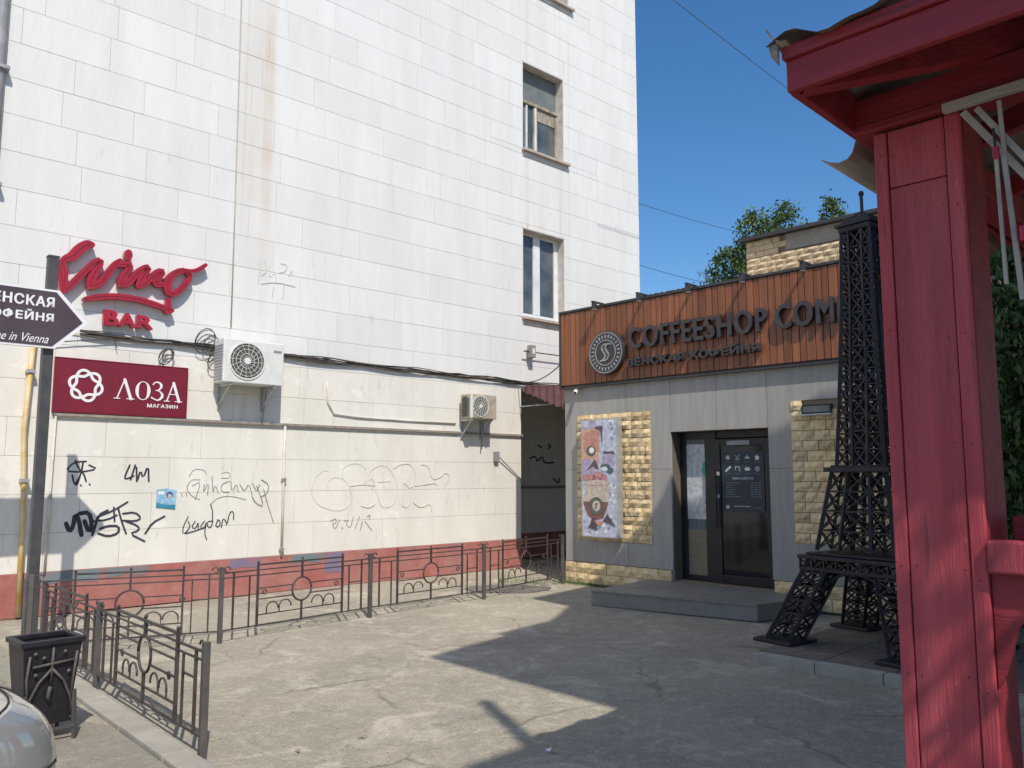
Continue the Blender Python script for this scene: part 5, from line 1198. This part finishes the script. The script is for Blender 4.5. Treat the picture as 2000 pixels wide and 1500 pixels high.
for i in range(9000):
    p = Vector((rh_.uniform(-.2, 3.2), rh_.gauss(1.0, .3), rh_.uniform(.0, 1.0))); ax = Vector((rh_.gauss(0, 1), rh_.gauss(0, 1), rh_.gauss(0, 1))).normalized(); bx = ax.orthogonal().normalized(); s1 = .05; b = len(mb.v)
    mb.v += [tuple(p - ax * s1), tuple(p + bx * s1 * .5), tuple(p + ax * s1), tuple(p - bx * s1 * .5)]; mb.f.append((b, b + 1, b + 2, b + 3))
mb.build('foliage', 'leafdark', hd)
# ivy-like yellow leaves tuft near the tower
# ================================================================== overhead wires
def wire(label, a, b, da, db, sag):
    P, Q = sky_at(a, da), sky_at(b, db); pts = [P.lerp(Q, k / 20) - Vector((0, 0, sag * sin(pi * k / 20))) for k in range(21)]
    tag(MB().tube(pts, .007, 5).build('overhead_wire', 'cable', smooth=True), label, 'wire', 'overhead wires')
wire('long overhead wire slanting across the sky from top to pavilion', (1290, -20), (1760, 330), 14, 22, .1)
wire('upper thin wire between white building and trees', (1240, 395), (1480, 462), 19, 26, .05)
wire('lower thin wire just above the coffee shop roof', (1240, 515), (1420, 560), 19, 26, .05)

# ================================================================== small litter on the ground
rl = random.Random(21); mb = MB()
for k in range(1100):
    if rl.random() < .6: x_, y_ = rl.uniform(-2.5, 2.4), rl.uniform(4.4, 7.2)
    else: x_, y_ = rl.uniform(-4.5, 1.5), rl.uniform(5, 12.5)
    s1 = rl.uniform(.003, .010); a = rl.uniform(0, 6); z_ = .004
    b = len(mb.v)
    for q in range(5): mb.v.append((x_ + s1 * cos(a + q * 1.256) * rl.uniform(.6, 1), y_ + s1 * sin(a + q * 1.256), z_))
    mb.v.append((x_, y_, z_ + s1 * .7))
    for q in range(5): mb.f.append((b + q, b + (q + 1) % 5, b + 5))
o = mb.build('gravel', 'concrete'); o['kind'] = 'stuff'
for i, (p, lb) in enumerate((((710, 1440), 'dry leaf scrap lying in the sunny court left of the shadow'), ((585, 1466), 'tiny dry leaf nearer the lower edge of the court'), ((1075, 1468), 'pale paper scrap in the shade at the bottom'))):
    g0 = ground(p); mb = MB()
    for k in range(6):
        a = rl.uniform(0, 6); r_ = rl.uniform(.01, .035); b = len(mb.v); mb.v += [(0, 0, .004), (r_ * cos(a), r_ * sin(a), .012), (r_ * cos(a + .7) * 1.2, r_ * sin(a + .7) * 1.2, .003)]; mb.f.append((b, b + 1, b + 2))
    o = tag(mb.build('leaf_scrap', 'straw' if i < 2 else 'white'), lb, 'leaf' if i < 2 else 'paper'); o.location = (g0.x, g0.y, 0.002)
# weeds along the foot of the shop wall and the fence
mb = MB()
for k in range(700):
    if k % 2: P = SHOP.w(rl.uniform(-.1, 1.2), rl.uniform(-.12, -.03))
    else:
        u = rl.random() ** 2; P = Vector((-.2 + u * 1.0, 12.9 + rl.uniform(-.1, .5), 0)) if rl.random() < .6 else Vector((3.4 + rl.uniform(0, .9), 7.2 + rl.uniform(0, 1.4), .09))
    a = rl.uniform(0, 6); hgt = rl.uniform(.02, .09); b = len(mb.v)
    mb.v += [(P.x, P.y, P.z), (P.x + .006, P.y, P.z), (P.x + .02 * cos(a), P.y + .02 * sin(a), P.z + hgt)]; mb.f.append((b, b + 1, b + 2))
o = mb.build('weeds', 'leaf'); o['kind'] = 'stuff'
print('objects', len(bpy.data.objects), 'tris approx', sum(len(m_.polygons) for m_ in bpy.data.meshes) * 2)
